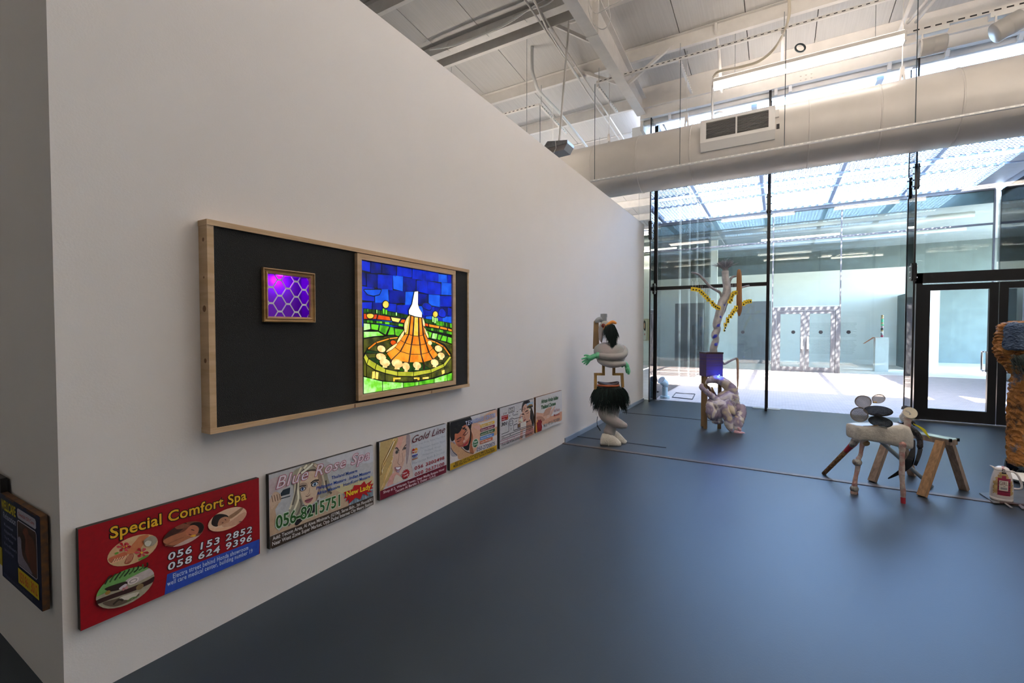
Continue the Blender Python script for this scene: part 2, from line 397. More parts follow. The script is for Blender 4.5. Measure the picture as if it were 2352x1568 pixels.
# slotted channels hung from the purlins
def strut(a, c, name, label, wd=.045, face=(0,-1,0), group=None, sm='seam_black', cm='steel_white'):
    a = Vector(a); c = Vector(c); t = thing(name, (a+c)/2, label, 'rail', group)
    MB().bar(a, c, .04, wd).build('channel', cm, t)
    d = (c-a).normalized(); L = (c-a).length; f = Vector(face); u = d.cross(f).normalized(); b = MB(); s = .06
    while s < L-.06:
        p = a+d*s+f*.0205
        b.add([p-u*.007, p+d*.045-u*.007, p+d*.045+u*.007, p+u*.007], [(0,1,2,3)]); s += .095
    tag(b.build('slots', sm, t), kind='stuff'); return t
YS = 8.33
def sx(r): return r*YS
zS = 6.16
grp = 'slotted suspension channels under the roof'
strut((sx(-.361),YS,zS), (7,YS,zS+.02), 'slotted_channel', 'long slotted channel hanging under the roof above the lit batten', group=grp)
strut((sx(-.62),YS-.02,zS-.12), (sx(-.505),YS-.02,zS-.12), 'slotted_channel', 'short slotted channel disappearing behind the top of the white wall', group=grp)
def down(a, c, label): strut(a, c, 'slotted_channel', label, face=(1,0,0), group=grp)
down((sx(-.359),YS,zS-.06), (sx(-.359),9.55,zS-.06), 'slotted channel running towards the glass beside the white rafter')
down((sx(-.181),YS,zS-.04), (sx(-.181),9.55,zS-.04), 'slotted channel running towards the glass above the duct diffuser')
down((sx(.004)-.02,YS,zS-.04), (sx(.004)-.02,9.3,zS-.04), 'slotted channel meeting the middle of the lit batten')
down((sx(.189),YS,zS-.04), (sx(.189),9.55,zS-.04), 'slotted channel at the end of the lit batten, by the spotlights')
down((sx(-.503),YS-.02,zS-.14), (sx(-.503)-.06,9.75,zS-.16), 'slotted channel over the white wall beside the pendant floodlight')
mat('net_bright', (.85,.84,.82), .4)
strip = strut((sx(-.375),YS,4.335), (7,YS,4.36), 'slotted_channel', 'slender white slotted channel strung along the front of the duct', wd=.028, group=grp, sm='net_bright', cm='pipe_grey')
def wire(a, c, label, mt='wire_dark', r=.006):
    o = MB().cyl(a, c, r, n=6).build('hanging_wire', mt); return tag(o, label, 'wire', 'suspension wires')
for px, lb in ((1366,'leftmost dark wire holding the channel in front of the duct'),(1562,'dark wire holding the duct channel just left of the diffuser'),(1802,'dark wire holding the duct channel just right of the diffuser'),(2102,'rightmost dark wire holding the channel, passing the spotlights')):
    x = at(px, 300, YS).x; wire((x,YS,4.345), (x,YS,zS-.02), lb)
x = sx(-.503); wire((x,YS-.02,4.2),(x,YS-.02,zS-.14),'dark wire hanging behind the top of the white wall')
x = at(1265,330,YS).x; wire((x,YS+.1,4.6),(x,YS+.1,zS-.2),'pale wire hanging beside the pendant floodlight','cable_white')
for r, lb in ((-.357,'rod hanging the long channel beside the rafter'),(-.181,'rod hanging the long channel right of the rafter'),(-.503,'rod hanging the short channel over the white wall'),(.004,'rod hanging the long channel by the cream cables')):
    wire((sx(r),YS+.03,zS-.1),(sx(r),YS+.03,roofz(YS)-.2),lb,'galv',.007)
# lit battens, track and spotlights
def tube_light(x0, x1, y, z, label, up=False, glow='tube_glow', upglow='tube_glow'):
    t = thing('tube_light', ((x0+x1)/2, y, z), label, 'lamp', 'fluorescent battens')
    MB().box(x0, x1, y-.07, y+.07, z+.07, z+.125).build('housing', 'steel_white', t)
    MB().box(x0+.02, x1-.02, y-.066, y-.060, z-.005, z+.07).build('diffuser', 'tube_diffuser', t)
    MB().box(x0+.02, x1-.02, y-.06, y+.06, z-.028, z-.012).build('glow_strip', glow, t)
    for x in (x0+.35, x1-.35): MB().cyl((x,y,z+.12), (x,y,roofz(y)-.005), .005, n=6).build('suspension_wire', 'galv', t)
    if up: MB().box(x0+.02, x1-.02, y-.06, y+.06, z+.126, z+.132).build('added_uplight', upglow, t)  # upper glowing strip, added to brighten the ceiling
    for x in (x0, x1-.02): MB().box(x, x+.02, y-.07, y+.07, z-.03, z+.07).build('end_cap', 'steel_white', t)
    return t
YT = 8.75
tube_light(-.118*YT+.0, .179*YT, YT, 5.73, 'long glowing fluorescent batten hanging above the round duct', True, 'tube_glow_near', 'added_uplight_glow')
for x0, y, lb in ((-1.9,3.4,'batten above the large framed panel, over the wall side'),(1.6,3.4,'batten over the middle of the room'),(2.6,6.4,'batten above the tape-wrapped animal sculpture'),(-1.9,.9,'batten overhead beside the camera, wall side'),(1.6,.9,'batten overhead to the right of the camera')):
    tube_light(x0, x0+2.4, y, 5.6, 'fluorescent '+lb)
for x0, y, z, lb in ((-.8,5.95,5.78,'batten just above the top edge of the picture'),(2.0,5.95,5.78,'batten above the sawhorse'),(-6.0,7.3,4.6,'batten in the room behind the white wall, far end'),(-6.0,11.2,4.6,'batten in the annex beyond the white wall'),(-6.0,15.0,4.6,'batten at the far end of the annex')):
    tube_light(x0, x0+2.4, y, z, 'added unseen two-sided fluorescent '+lb, True)  # battens added out of view to brighten ceiling, roof and annex
for y, lb in ((1.6,'nearer'),(4.4,'farther')): tube_light(4.6, 7.0, y, 5.6, 'added fluorescent batten far to the right of the camera, the '+lb+' one')  # pair added out of view to lift the lower wall
tube_light(-5.2, -2.8, -3.2, 5.6, 'added fluorescent batten behind the camera, lighting the end wall')  # added out of view to brighten the end face
tr = thing('light_track', (3, YT, 5.8), 'white lighting track continuing the line of the lit batten', 'rail')
MB().box(.179*YT+.01, 6.5, YT-.03, YT+.03, 5.80, 5.86).build('rail', 'steel_white', tr)
b = MB(); 
for i in range(26):
    x = .179*YT+.08+i*.12; b.box(x, x+.07, YT-.0315, YT-.0305, 5.815, 5.835)
tag(b.build('slots', 'seam_black', tr), kind='stuff')
def spot(pa, pb, r, front, label):
    a, c = [at(*p, YT-.05) for p in (pa, pb)]; mid = (a+c)/2
    t = thing('spotlight', mid, label, 'spotlight', 'white cylinder spotlights on the track')
    d = (c-a).normalized(); 
    MB().tube([a, a+d*.012, a.lerp(c,.49), a.lerp(c,.5), a.lerp(c,.51), c-d*.012, c], [r*.96,r,r,r*.985,r,r,r*.96], 28).build('body', mat('spot_grey', (.42,.41,.40), .45), t, smooth=True)
    f = MB().tube([c-d*.002, c+d*.006], [r*.9,r*.88], 24); f.build('aperture', front, t)
    MB().tube([c-d*.01,c+d*.012], [r*.99,r*.99], 28, caps=False).build('rim', 'grille_white', t)
    b = MB().box(mid.x-.17, mid.x+.17, YT-.05, YT+.05, 5.73, 5.80).build('driver_box', 'grille_white', t)
    MB().bar((mid.x-.12,YT-.05,5.74), (mid.x-.12,YT-.05,mid.z), .02, .035).build('yoke', 'grille_white', t)
spot((2174,98), (2113,112), .115, mat('ring_dark', (.2,.2,.2), .4), 'white cylinder spotlight lying level beside the lit batten')
spot((2283,78), (2348,42), .13, mat('honeycomb', (.05,.05,.05), .4), 'white cylinder spotlight tilted up, at the right edge')
# pendant floodlight on a pole
a, c = at(1307,28,7.0), at(1284,334,7.0)
pd = thing('pendant_floodlight', c, 'grey floodlight hanging on a thin pole above the white wall', 'lamp')
MB().cyl(c, Vector((a.x,7.02,roofz(7.02)-.15)), .018, n=10).build('pole', 'steel_white', pd)
k = at(1312,345,7.0)-at(1260,345,7.0); wd = k.length/2
MB().prism([c+Vector((-wd,-.14,-.02)), c+Vector((-wd*.7,-.14,.05)), c+Vector((wd,-.14,.0)), c+Vector((wd,-.14,-.05)), c+Vector((-wd,-.14,-.06))], (0,.28,0)).build('housing', 'galv', pd)
MB().prism([c+Vector((-wd*.95,-.13,-.06)), c+Vector((wd*.97,-.13,-.05)), c+Vector((wd*.7,-.13,-.14)), c+Vector((-wd*.6,-.13,-.15))], (0,.26,0)).build('lens', mat('lens_grey', (.25,.23,.23), .2), pd)
MB().tube([c+Vector((0,-.15,.02)),c+Vector((.02,-.16,-.1)),c+Vector((-.03,-.14,-.16))], .006, 6).build('guard_wire', 'cable_white', pd)
p = at(1333,44,6.6); MB().bar(at(1310,52,6.9), p, .05, .03).build('clamp_arm', 'steel_white', pd)
# conduits on the roof
def pipe(pts, r, name, label, cat='pipe', mt='steel_white', group=None, n=8):
    return tag(MB().tube(pts, r, n).build(name, mt, smooth=True), label, cat, group)
def undr(y, dz=.24): return roofz(y)-dz
cg = 'conduits under the roof'
for x, lb in ((-3.42,'left conduit of the pair running under the purlins'),(-3.31,'right conduit of the pair running under the purlins')):
    pipe([(x-.02,4.6,undr(4.6)),(x,9,undr(9)),(x+.02,13.5,undr(13.5))], .016, 'conduit', lb, group=cg)
pipe([(-3.26,4.6,undr(4.6)),(-3.29,6.3,undr(6.3)-.02),(-3.36,6.9,undr(6.9)-.05),(-3.38,8.4,undr(8.4)-.04)], .016, 'conduit', 'third conduit joining the pair near the cable tray', group=cg)
xb = -3.95; zb = 6.0
pipe(spline([(xb-.02,7.55,roofz(7.55)),(xb-.02,7.55,6.3),(xb,7.62,6.12),(xb,7.8,zb),(xb,8.6,zb-.02),(xb,9.6,zb-.1),(xb,11.2,zb-.3)],4), .03, 'drain_pipe', 'bent grey drain pipe sloping down towards the duct', mt='pipe_grey', group=cg, n=12)
p = at(1644,50,8.38); q2 = at(1657,215,8.95)
pipe([(p.x,8.38,roofz(8.38)-.03),(p.x,8.40,6.5),(p.x+.02,8.7,6.3),(q2.x,8.95,q2.z)], .026, 'drain_pipe', 'white vertical pipe dropping behind the left end of the lit batten', group=cg, n=12)
p = at(1636,252,9.4); pipe([(p.x,9.4,p.z+.45),(p.x,9.4,p.z-.6)], .02, 'conduit', 'thin vertical conduit between the diffuser and the eave', group=cg)
pipe([at(1660,258,9.45),at(1652,256,9.45),at(1640,262,9.45)], .02, 'conduit', 'short bent conduit stub at the eave', group=cg)
for a_, c_, lb in (((2130,0),(2085,52),'left of two parallel pipes above the spotlights'),((2150,-4),(2104,50),'right of two parallel pipes above the spotlights')):
    pa, pb = at(*a_,8.2), at(*c_,9.3); pipe([pa+(pa-pb)*.6, pb], .022, 'conduit', lb, group=cg)
# cables
def cable(pts, r, label, mt='cable_white', group='loose cables'):
    return tag(MB().tube(spline([tuple(p) for p in pts],6), r, 6).build('cable', mt, smooth=True), label, 'cable', group)
zt = roofz(6.6)
cable([(-5.6,6.6,zt-.12),(-5.2,6.62,zt-.2),(-4.5,6.62,zt-.22),(-4.0,6.62,zt-.2),(-3.6,6.6,zt-.14),(-3.2,6.6,zt-.16),(-2.9,6.6,zt-.02),(-2.75,6.6,zt)], .014, 'dark-edged cable sagging along the tray under the roof')
cable([(-5.6,6.58,zt-.15),(-5.1,6.6,zt-.23),(-4.4,6.6,zt-.25),(-3.9,6.6,zt-.22),(-3.4,6.58,zt-.12),(-3.0,6.58,zt-.08),(-2.85,6.6,zt+.0)], .010, 'thin pale cable looping from the tray to the rafter')
yc = 6.2
cable([at(1354,-20,yc),at(1352,20,yc),at(1362,52,yc),at(1382,67,yc),at(1397,58,yc),at(1402,40,yc),at(1398,16,yc),at(1396,-20,yc)], .006, 'thin loop of cable hanging by the rafter splice')
cable([at(1350,-20,yc),at(1356,14,yc),at(1368,30,yc),at(1384,26,yc),at(1402,14,yc),at(1424,2,yc),at(1434,-10,yc)], .006, 'second loop of cable trailing right from the rafter')
yc = 8.6
cb3 = thing('cable_bundle', at(1700,150,yc), 'bundle of three cream cables feeding the lit batten', 'cable', 'loose cables')
for i in range(3):
    o = .6*i
    MB().tube(spline([tuple(q) for q in (at(1638,176+2*o,yc),at(1650,163+3*o,yc),at(1680,157+2*o,yc),at(1710,150+3*o,yc),at(1745,138+3*o,yc),at(1780,108+4*o,yc),at(1803,66+2*o,8.28),at(1811+3*o,30,8.28),at(1810+2*o,-15,8.28))],6), .012, 6).build('cable', 'cable_cream', cb3, smooth=True)
pts = []
for i in range(15):
    an = 2*math.pi*i/14*1.1; pts.append(at(1838+11*math.cos(an), 110+9*math.sin(an), 8.7-.004*i))
cable(pts, .014, 'small dark coil of cable on top of the lit batten', 'wire_dark')
# ================================================================== courtyard and the building across it
pv = MB().box(-2.28, 14, YG+.02, 19.2, -.12, -.005).build('pavement', 'paving'); tag(pv, kind=S)
n = MATS['paving'].node_tree; bs = n.nodes['Principled BSDF']
tcn = n.nodes.new('ShaderNodeTexCoord'); br = n.nodes.new('ShaderNodeTexBrick'); n.links.new(tcn.outputs['Object'], br.inputs['Vector'])
br.inputs['Scale'].default_value = 4.6; br.inputs['Color1'].default_value = (.36,.285,.24,1); br.inputs['Color2'].default_value = (.30,.24,.205,1); br.inputs['Mortar'].default_value = (.22,.18,.155,1); br.inputs['Mortar Size'].default_value = .015
n.links.new(br.outputs[0], bs.inputs['Base Color'])
bd = thing('gallery_building', (0, 19.2, 0), 'glass-fronted gallery building across the sunlit courtyard', 'building')
YF = 19.2
MB().box(-14, 13, YF, 28, -.12, -.003).build('floor_slab', mat('opp_floor', (.60,.58,.56), .5, noise=.05, scale=3), bd)
MB().box(-3.2, 4.6, 24.5, 24.7, 0, 4.1).build('back_wall', 'white_paint', bd)
MB().box(-14, 13, 27.6, 27.8, 0, 6).build('rear_wall', 'dark_teal', bd)
MB().box(-14, -3.2, 23.0, 23.2, 0, 4.1).build('side_partition', 'white_paint', bd)
MB().box(4.6, 5.2, 22.6, 24.7, 0, 3.0).build('side_partition', 'white_paint', bd)
MB().box(-14, 13, YF+.3, 27.6, 5.45, 5.55).build('ceiling_slab', 'ceil_grey', bd)
MB().box(-14, 5.6, YF+.02, YF+.3, 5.32, 5.75).build('bulkhead', 'ceil_grey', bd)
MB().box(-14, 5.6, YF-.05, YF+.05, 5.70, 5.82).build('top_rail', 'steel_dull', bd)
for z, y, r in ((5.58,YF+.6,.05), (5.2,YF+.9,.09), (4.86,YF+1.6,.05)):
    MB().cyl((-12,y,z),(5.4,y,z), r, n=10).build('service_pipe', 'pipe_grey', bd, smooth=True)
xs2 = [-10.2,-8.2,-6.2,-4.3,-2.29,-.16,1.86,3.75,5.6]
for a, c in zip(xs2, xs2[1:]):
    if abs(a+.16) < .01:
        MB().box(a+.02, c-.02, YF-.006, YF+.006, 2.34, 4.66).build('glass_pane', 'glass_opposite', bd)
    else: MB().box(a+.02, c-.02, YF-.006, YF+.006, .02, 4.66).build('glass_pane', 'glass_opposite', bd)
    MB().box(a+.02, c-.02, YF-.006, YF+.006, 4.72, 5.7).build('glass_pane', 'glass_opposite', bd)
for x in xs2: MB().box(x-.02, x+.02, YF-.03, YF+.03, 0, 5.72).build('mullion', 'steel_dull', bd)
MB().box(-10.2, 5.6, YF-.025, YF+.025, 4.66, 4.72).build('transom', 'steel_dull', bd)
for px in (1556,1604,1706,1949):
    c = at(px, 762.5, YF-.012); MB().cyl(c, c+Vector((0,-.004,0)), .062, n=16).build('glass_dot', 'black_metal', bd)
# double door with brushed frame
b = MB().box(-.16,-.04,YF-.06,YF+.06,0,2.30).box(1.74,1.86,YF-.06,YF+.06,0,2.30).box(-.04,1.74,YF-.06,YF+.06,2.17,2.30)
dr = b.build('door_frame', 'steel_dull', bd)
for x0, x1, hx, px in ((-.03,.845,.76,1822), (.855,1.73,.94,1885)):
    b = MB().box(x0,x0+.13,YF-.04,YF+.04,.01,2.16).box(x1-.13,x1,YF-.04,YF+.04,.01,2.16).box(x0+.13,x1-.13,YF-.04,YF+.04,2.06,2.16).box(x0+.13,x1-.13,YF-.04,YF+.04,.01,.17)
    lf = b.build('door_leaf', 'steel_dull', bd)
    MB().box(x0+.13,x1-.13,YF-.006,YF+.006,.17,2.06).build('glass_pane', 'glass_opposite', lf)
    MB().tube(spline([(hx,YF-.04,.83),(hx,YF-.1,.84),(hx,YF-.12,.88),(hx,YF-.12,1.18),(hx,YF-.1,1.22),(hx,YF-.04,1.23)],4), .03, 8).build('door_handle', 'white_paint', lf, smooth=True)
    c = at(px, 762.5, YF-.012); MB().cyl(c, c+Vector((0,-.004,0)), .062, n=16).build('glass_dot', 'black_metal', lf)
b = MB()
for i in range(26):
    if i in (12, 13): continue
    z = 1.72-.042*i
    b.box(.98, 1.64-.1*random.random(), YF-.0085, YF-.0065, z, z+.005); b.box(1.88, 2.34-.12*random.random(), YF-.0085, YF-.0065, z, z+.005)
b.build('vinyl_lines', mat('vinyl_grey', (.06,.08,.09), .7, spec=.1), bd)
# dark door openings in the far interior
MB().box(-1.55,-.25,22.9,23.0,0,2.75).build('dark_panel', mat('panel_grey', (.20,.20,.22), .6, noise=.1, scale=2), bd)
MB().box(-4.5,-3.9,22.4,22.95,0,3.0).build('dark_panel', 'dark_teal', bd); MB().box(-3.5,-3.1,22.4,22.95,0,3.0).build('dark_panel', 'dark_teal', bd)
MB().box(4.3,4.5,22.0,24.4,0,2.9).build('dark_panel', 'dark_teal', bd)
# projecting wing on the right
wg = thing('projecting_wing', (6.2, 15, 0), 'pale metal-clad wing with glass side closing the courtyard on the right', 'building')
MB().box(5.72, 7.2, 11.5, 19.1, 5.65, 6.3).build('clad_soffit', 'rib_blue', wg)
for a in (11.6,13.5,15.4,17.3):
    MB().box(5.66,5.672,a+.02,a+1.85,.02,5.62).build('glass_pane', 'glass_opposite', wg); MB().box(5.64,5.69,a-.02,a+.02,0,5.65).build('mullion', 'steel_dull', wg)
MB().box(7.0, 7.2, 11.5, 19.15, 0, 5.6).build('inner_wall', 'white_paint', wg)
MB().box(5.7, 7.0, 11.5, 19.15, -.004, .004).build('floor_slab', MATS['opp_floor'], wg)
# expanded-metal canopy: crossing bars in three strips, with gaps of open sky
cp = thing('mesh_canopy', (1.5, 16, 5.8), 'white expanded-metal mesh canopy on steel ribs above the courtyard', 'canopy')
def mesh_strip(x0, x1, y0, y1, z, pitch=.105, wd=.040):
    b = MB(); L = y1-y0; k = .55                       # diamonds longer along x
    x = x0-L/k
    while x < x1:
        for s in (1, -1):
            xa, xb, ya, yb = (x, x+L/k, y0, y1) if s > 0 else (x, x+L/k, y1, y0)
            if xa < x0: ya += (yb-ya)*(x0-xa)/(xb-xa); xa = x0
            if xb > x1: yb = ya+(yb-ya)*(x1-xa)/(xb-xa); xb = x1
            if xb-xa > .02:
                d = Vector((xb-xa, yb-ya, 0)).normalized(); r = Vector((-d.y, d.x, 0))*wd/2; z0 = z+.004*s
                b.add([Vector((xa,ya,z0))-r, Vector((xb,yb,z0))-r, Vector((xb,yb,z0))+r, Vector((xa,ya,z0))+r], [(0,1,2,3)])
        x += pitch*2
    return b.build('mesh_panel', 'mesh_metal', cp)
for y0, y1 in ((15.9,19.1), (14.55,15.5), (12.95,14.1)):
    mesh_strip(-2.35, 5.4, y0, y1, 5.84)
    for y in (y0, y1): MB().box(-2.35, 5.4, y-.02, y+.02, 5.80, 5.88).build('edge_angle', 'rib_blue', cp)
MB().box(-2.35, 5.4, 16.68, 16.73, 5.78, 5.83).build('edge_angle', 'rib_blue', cp)
for x in (-2.3, -.45, 1.5, 3.45): MB().box(x-.05, x+.05, 10.2, 19.1, 5.86, 6.02).build('rib', 'rib_blue', cp)
MB().box(5.1, 5.7, 10.2, 19.1, 5.82, 6.0).build('solid_panel', 'rib_blue', cp)
MB().box(-2.85, -2.42, 10.2, 17.4, 5.62, 5.98).build('box_gutter', 'white_paint', cp)

for x0, y, z, lb in ((-.6,21.2,5.1,'first'),(2.2,21.8,5.1,'second'),(-5.6,21.4,5.1,'third'),(5.9,14,5.2,'wing')):
    b = bd if lb != 'wing' else wg
    MB().box(x0, x0+(2.6 if lb != 'wing' else .9), y-.05, y+.05, z, z+.05).build('batten_light', 'tube_glow', b)
# ================================================================== painted signs
def s2l(h, k=1.0):
    h = h.lstrip('#'); out = []
    for i in (0,2,4):
        c = int(h[i:i+2],16)/255; c = c/12.92 if c <= .04045 else ((c+.055)/1.055)**2.4
        out.append(min(.92, c*k))
    return tuple(out)
ILL = 1.5            # paint albedo from the colour as photographed under the room's light
mat('paint', rough=.45, attr=True, noise=.25, scale=60)
mat('board_black', (.02,.018,.016), .6); mat('board_brown', (.16,.07,.03), .7, noise=.4, scale=30)
_fc = {}
def text_shape(s, bold=0., shear=0., space=1.):
    key = (s, bold, shear, space)
    if key not in _fc:
        cu = bpy.data.curves.new('t', 'FONT'); cu.body = s; cu.offset = bold; cu.shear = shear; cu.resolution_u = 3; cu.space_character = space
        o = bpy.data.objects.new('t', cu); COL.objects.link(o)
        bpy.context.view_layer.update()
        me = bpy.data.meshes.new_from_object(o.evaluated_get(bpy.context.evaluated_depsgraph_get()))
        _fc[key] = ([tuple(v.co) for v in me.vertices], [tuple(p.vertices) for p in me.polygons])
        bpy.data.objects.remove(o); bpy.data.curves.remove(cu); bpy.data.meshes.remove(me)
    return _fc[key]
def closed(pts, per=4):
    k = len(pts); out = []
    for i in range(k):
        p0, p1, p2, p3 = pts[i-1], pts[i], pts[(i+1)%k], pts[(i+2)%k]
        for j in range(per):
            t = j/per; out.append(tuple(.5*((2*b)+(-a+c)*t+(2*a-5*b+4*c-d)*t*t+(-a+3*b-3*c+d)*t**3) for a,b,c,d in zip(p0,p1,p2,p3)))
    return out
class Canvas:
    """flat painting on a plane; points come as (px, py) of a crop (ox, oy, scale)"""
    def __init__(s, crop, axis, v, sign):
        s.c = crop; s.ax = axis; s.v = v; s.sg = sign; s.n = 0; s.pic = MB(); s.let = MB(); s.lets = []; s.step = .00009
    def uv(s, p):
        q = hit(s.c[0]+p[0]/s.c[2], s.c[1]+p[1]/s.c[2], s.ax, s.v); return (q.y, q.z) if s.ax == 0 else (q.x, q.z)
    def lim(s, q):
        if not hasattr(s, 'rect'): return q
        u0, u1, z0, z1 = s.rect; return [(min(max(u,u0),u1), min(max(z,z0),z1)) for u, z in q]
    def lay(s): s.n += 1; return .0005+s.n*s.step
    def P(s, u, z, d): return (s.v+d*s.sg, u, z) if s.ax == 0 else (u, s.v+d*s.sg, z)
    def poly(s, pts, col, smooth=False, uv=False, clip=None):
        q = pts if uv else [s.uv(p) for p in pts]
        if smooth: q = closed(q)
        if clip:
            (cu, cz, ru, rz) = clip; o = []
            for u, z in q:
                r = math.hypot((u-cu)/ru, (z-cz)/rz)
                o.append((u,z) if r <= 1 else (cu+(u-cu)/r, cz+(z-cz)/r))
            q = o
        d = s.lay(); s.pic.col = s2l(col, ILL); s.pic.face([s.P(u,z,d) for u,z in s.lim(q)])
    def line(s, pts, w, col, smooth=True):
        q = [s.uv(p) for p in pts]
        if smooth and len(q) > 2: q = spline(q, 4)
        q = s.lim(q)
        d = s.lay(); s.pic.col = s2l(col, ILL)
        for i in range(len(q)-1):
            (a,b),(c,e) = q[i],q[i+1]; L = math.hypot(c-a,e-b) or 1; nx, nz = -(e-b)/L*w/2, (c-a)/L*w/2
            s.pic.face([s.P(a+nx,b+nz,d),s.P(a-nx,b-nz,d),s.P(c-nx,e-nz,d),s.P(c+nx,e+nz,d)])
    def oval(s, l, r, t, b, col, k=28, ring=None, rc=None):
        L, R, T, B = s.uv(l)[0], s.uv(r)[0], s.uv(t)[1], s.uv(b)[1]
        e = ((L+R)/2, (T+B)/2, abs(R-L)/2, abs(T-B)/2)
        if ring: s.poly([(e[0]+(e[2]+ring)*math.cos(2*math.pi*i/k), e[1]+(e[3]+ring)*math.sin(2*math.pi*i/k)) for i in range(k)], rc, uv=True)
        s.poly([(e[0]+e[2]*math.cos(2*math.pi*i/k), e[1]+e[3]*math.sin(2*math.pi*i/k)) for i in range(k)], col, uv=True); return e
    def star(s, l, r, t, b, col, n=12, inner=.7, seed=1):
        L, R, T, B = s.uv(l)[0], s.uv(r)[0], s.uv(t)[1], s.uv(b)[1]; rd = random.Random(seed)
        cu, cz, ru, rz = (L+R)/2, (T+B)/2, abs(R-L)/2, abs(T-B)/2
        s.poly([(cu+ru*math.cos(math.pi*i/n)*(1 if i%2 else inner*rd.uniform(.92,1.08)), cz+rz*math.sin(math.pi*i/n)*(1 if i%2 else inner*rd.uniform(.92,1.08))) for i in range(2*n)], col, uv=True)
    def text(s, st, bl, br, tl, col, bold=0., shear=0., outline=None, ow=.03, space=1.):
        """bl, br: ends of the baseline; tl: top of the first capital"""
        u0, z0 = s.uv(bl); u1, z1 = s.uv(br); zt = s.uv(tl)[1]; H = zt-z0
        base, _ = text_shape(st, bold, shear, space)
        M = MB(); s.lets.append(M)
        x0, x1 = min(v[0] for v in base), max(v[0] for v in base); kx = (u1-u0)/(x1-x0); kz = H/.70
        for off, c in ([(ow, outline)] if outline else [])+[(0, col)]:
            vs, fs = text_shape(st, bold+off, shear, space); d = s.lay()
            M.col = s2l(c, ILL)
            M.add([s.P(u0+(v[0]-x0)*kx, z0+v[1]*kz+(z1-z0)*(v[0]-x0)/(x1-x0), d) for v in vs], fs)
def sign(crop, corners, edge, label, thick=.026, axis=0, v=-2.39, sg=1, back=None):
    K = Canvas(crop, axis, v, sg)
    q = [K.uv(p) for p in corners]
    u0, u1 = (q[0][0]+q[3][0])/2, (q[1][0]+q[2][0])/2; z1, z0 = (q[0][1]+q[1][1])/2, (q[2][1]+q[3][1])/2
    K.rect = (u0,u1,z0,z1)
    loc = K.P((u0+u1)/2, z0, -thick*.5)
    t = thing('painted_sign', loc, label, 'sign', 'hand-painted signs hung low on the wall')
    b = MB(); w = v-sg*thick
    if axis == 0: b.box(min(v,w), max(v,w), u0, u1, z0, z1)
    else: b.box(u0, u1, min(v,w), max(v,w), z0, z1)
    b.build('board', edge, t); K.t = t; return K
def fill(K, col, a=0., b=1., c=0., d=1.):
    u0,u1,z0,z1 = K.rect; K.poly([(u0+(u1-u0)*a, z0+(z1-z0)*c),(u0+(u1-u0)*b, z0+(z1-z0)*c),(u0+(u1-u0)*b, z0+(z1-z0)*d),(u0+(u1-u0)*a, z0+(z1-z0)*d)], col, uv=True)
def done(K):
    K.pic.build('painted_picture', 'paint', K.t, colors=True, fix=False)
    for M in K.lets:
        for W_ in words(M, K.ax): W_.build('lettering', 'paint', K.t, colors=True, fix=False)
def words(M, ax):
    k = 1 if ax == 0 else 0
    iv = sorted((min(M.v[i][k] for i in f), max(M.v[i][k] for i in f), n) for n, f in enumerate(M.f))
    zs = [v[2] for v in M.v]; tol = (max(zs)-min(zs))*.18; out = []; end = None
    for a, b, n in iv:
        if end is None or a > end+tol: out.append([]); end = b
        out[-1].append(n); end = max(end, b)
    res = []
    for g in out:
        W_ = MB(); mp = {}
        for n in g:
            f = []
            for i in M.f[n]:
                if i not in mp: mp[i] = len(W_.v); W_.v.append(M.v[i])
                f.append(mp[i])
            W_.f.append(tuple(f)); W_.c.append(M.c[n])
        res.append(W_)
    return res

# --- 1 red sign
K = sign((170,1090,4.3545), [(45,535),(1858,35),(1850,800),(62,1553)], 'board_black', 'bright red painted sign with yellow title and four oval pictures, nearest the corner')
fill(K, '#86000d')
for i in range(14):
    u0,u1,z0,z1 = K.rect; r = random.Random(i); a = r.uniform(u0,u1-.25); z = r.uniform(z0+.01,z1-.03)
    K.poly([(a,z),(a+r.uniform(.1,.24),z+.006),(a+r.uniform(.1,.24),z+.016),(a+.01,z+.012)], r.choice(['#80000c','#8c0510']), uv=True)
K.poly([(930,995),(1852,642),(1850,800),(903,1200)], '#24419c')
K.text('Special Comfort Spa', (360,640), (1722,245), (360,525), '#c89a1e', .018, 0, '#0c0a06', .055, 1.05)
K.text('056 153 2852', (940,855), (1778,572), (940,785), '#c3c6cf', .02, .1, '#0b0b10', .055, 1.15)
K.text('058 624 9396', (938,955), (1776,655), (938,885), '#c3c6cf', .02, .1, '#0b0b10', .055, 1.15)
K.text('Electra street behind Honda showroom', (988,1035), (1740,745), (988,988), '#aebbe2', .012, 0, None, 0, 1.1)
K.text('well care medical center, building number 19', (930,1112), (1783,775), (930,1066), '#aebbe2', .012, 0, None, 0, 1.1)
e = K.oval((330,830),(836,690),(640,598),(520,912),'#b89770')
K.poly([(745,600),(700,680),(640,760),(560,790),(520,780),(560,720),(620,650),(660,610)], '#b06a43', True, clip=e)
K.poly([(340,840),(420,800),(500,770),(530,790),(500,830),(430,860),(370,880)], '#a8573a', True, clip=e)
for i in range(5):
    K.poly([(370+26*i,880-10*i),(395+26*i,842-8*i),(415+26*i,838-8*i),(400+26*i,880-10*i)], '#c99a78', True, clip=e); K.line([(372+26*i,878-9*i),(397+26*i,842-8*i)], .002, '#3d1d12')
K.poly([(500,880),(540,800),(580,785),(595,800),(580,850),(540,890)], '#8f4c35', True, clip=e)
for i in range(4): K.line([(515+16*i,880-8*i),(545+14*i,795-2*i)], .0018, '#c79373')
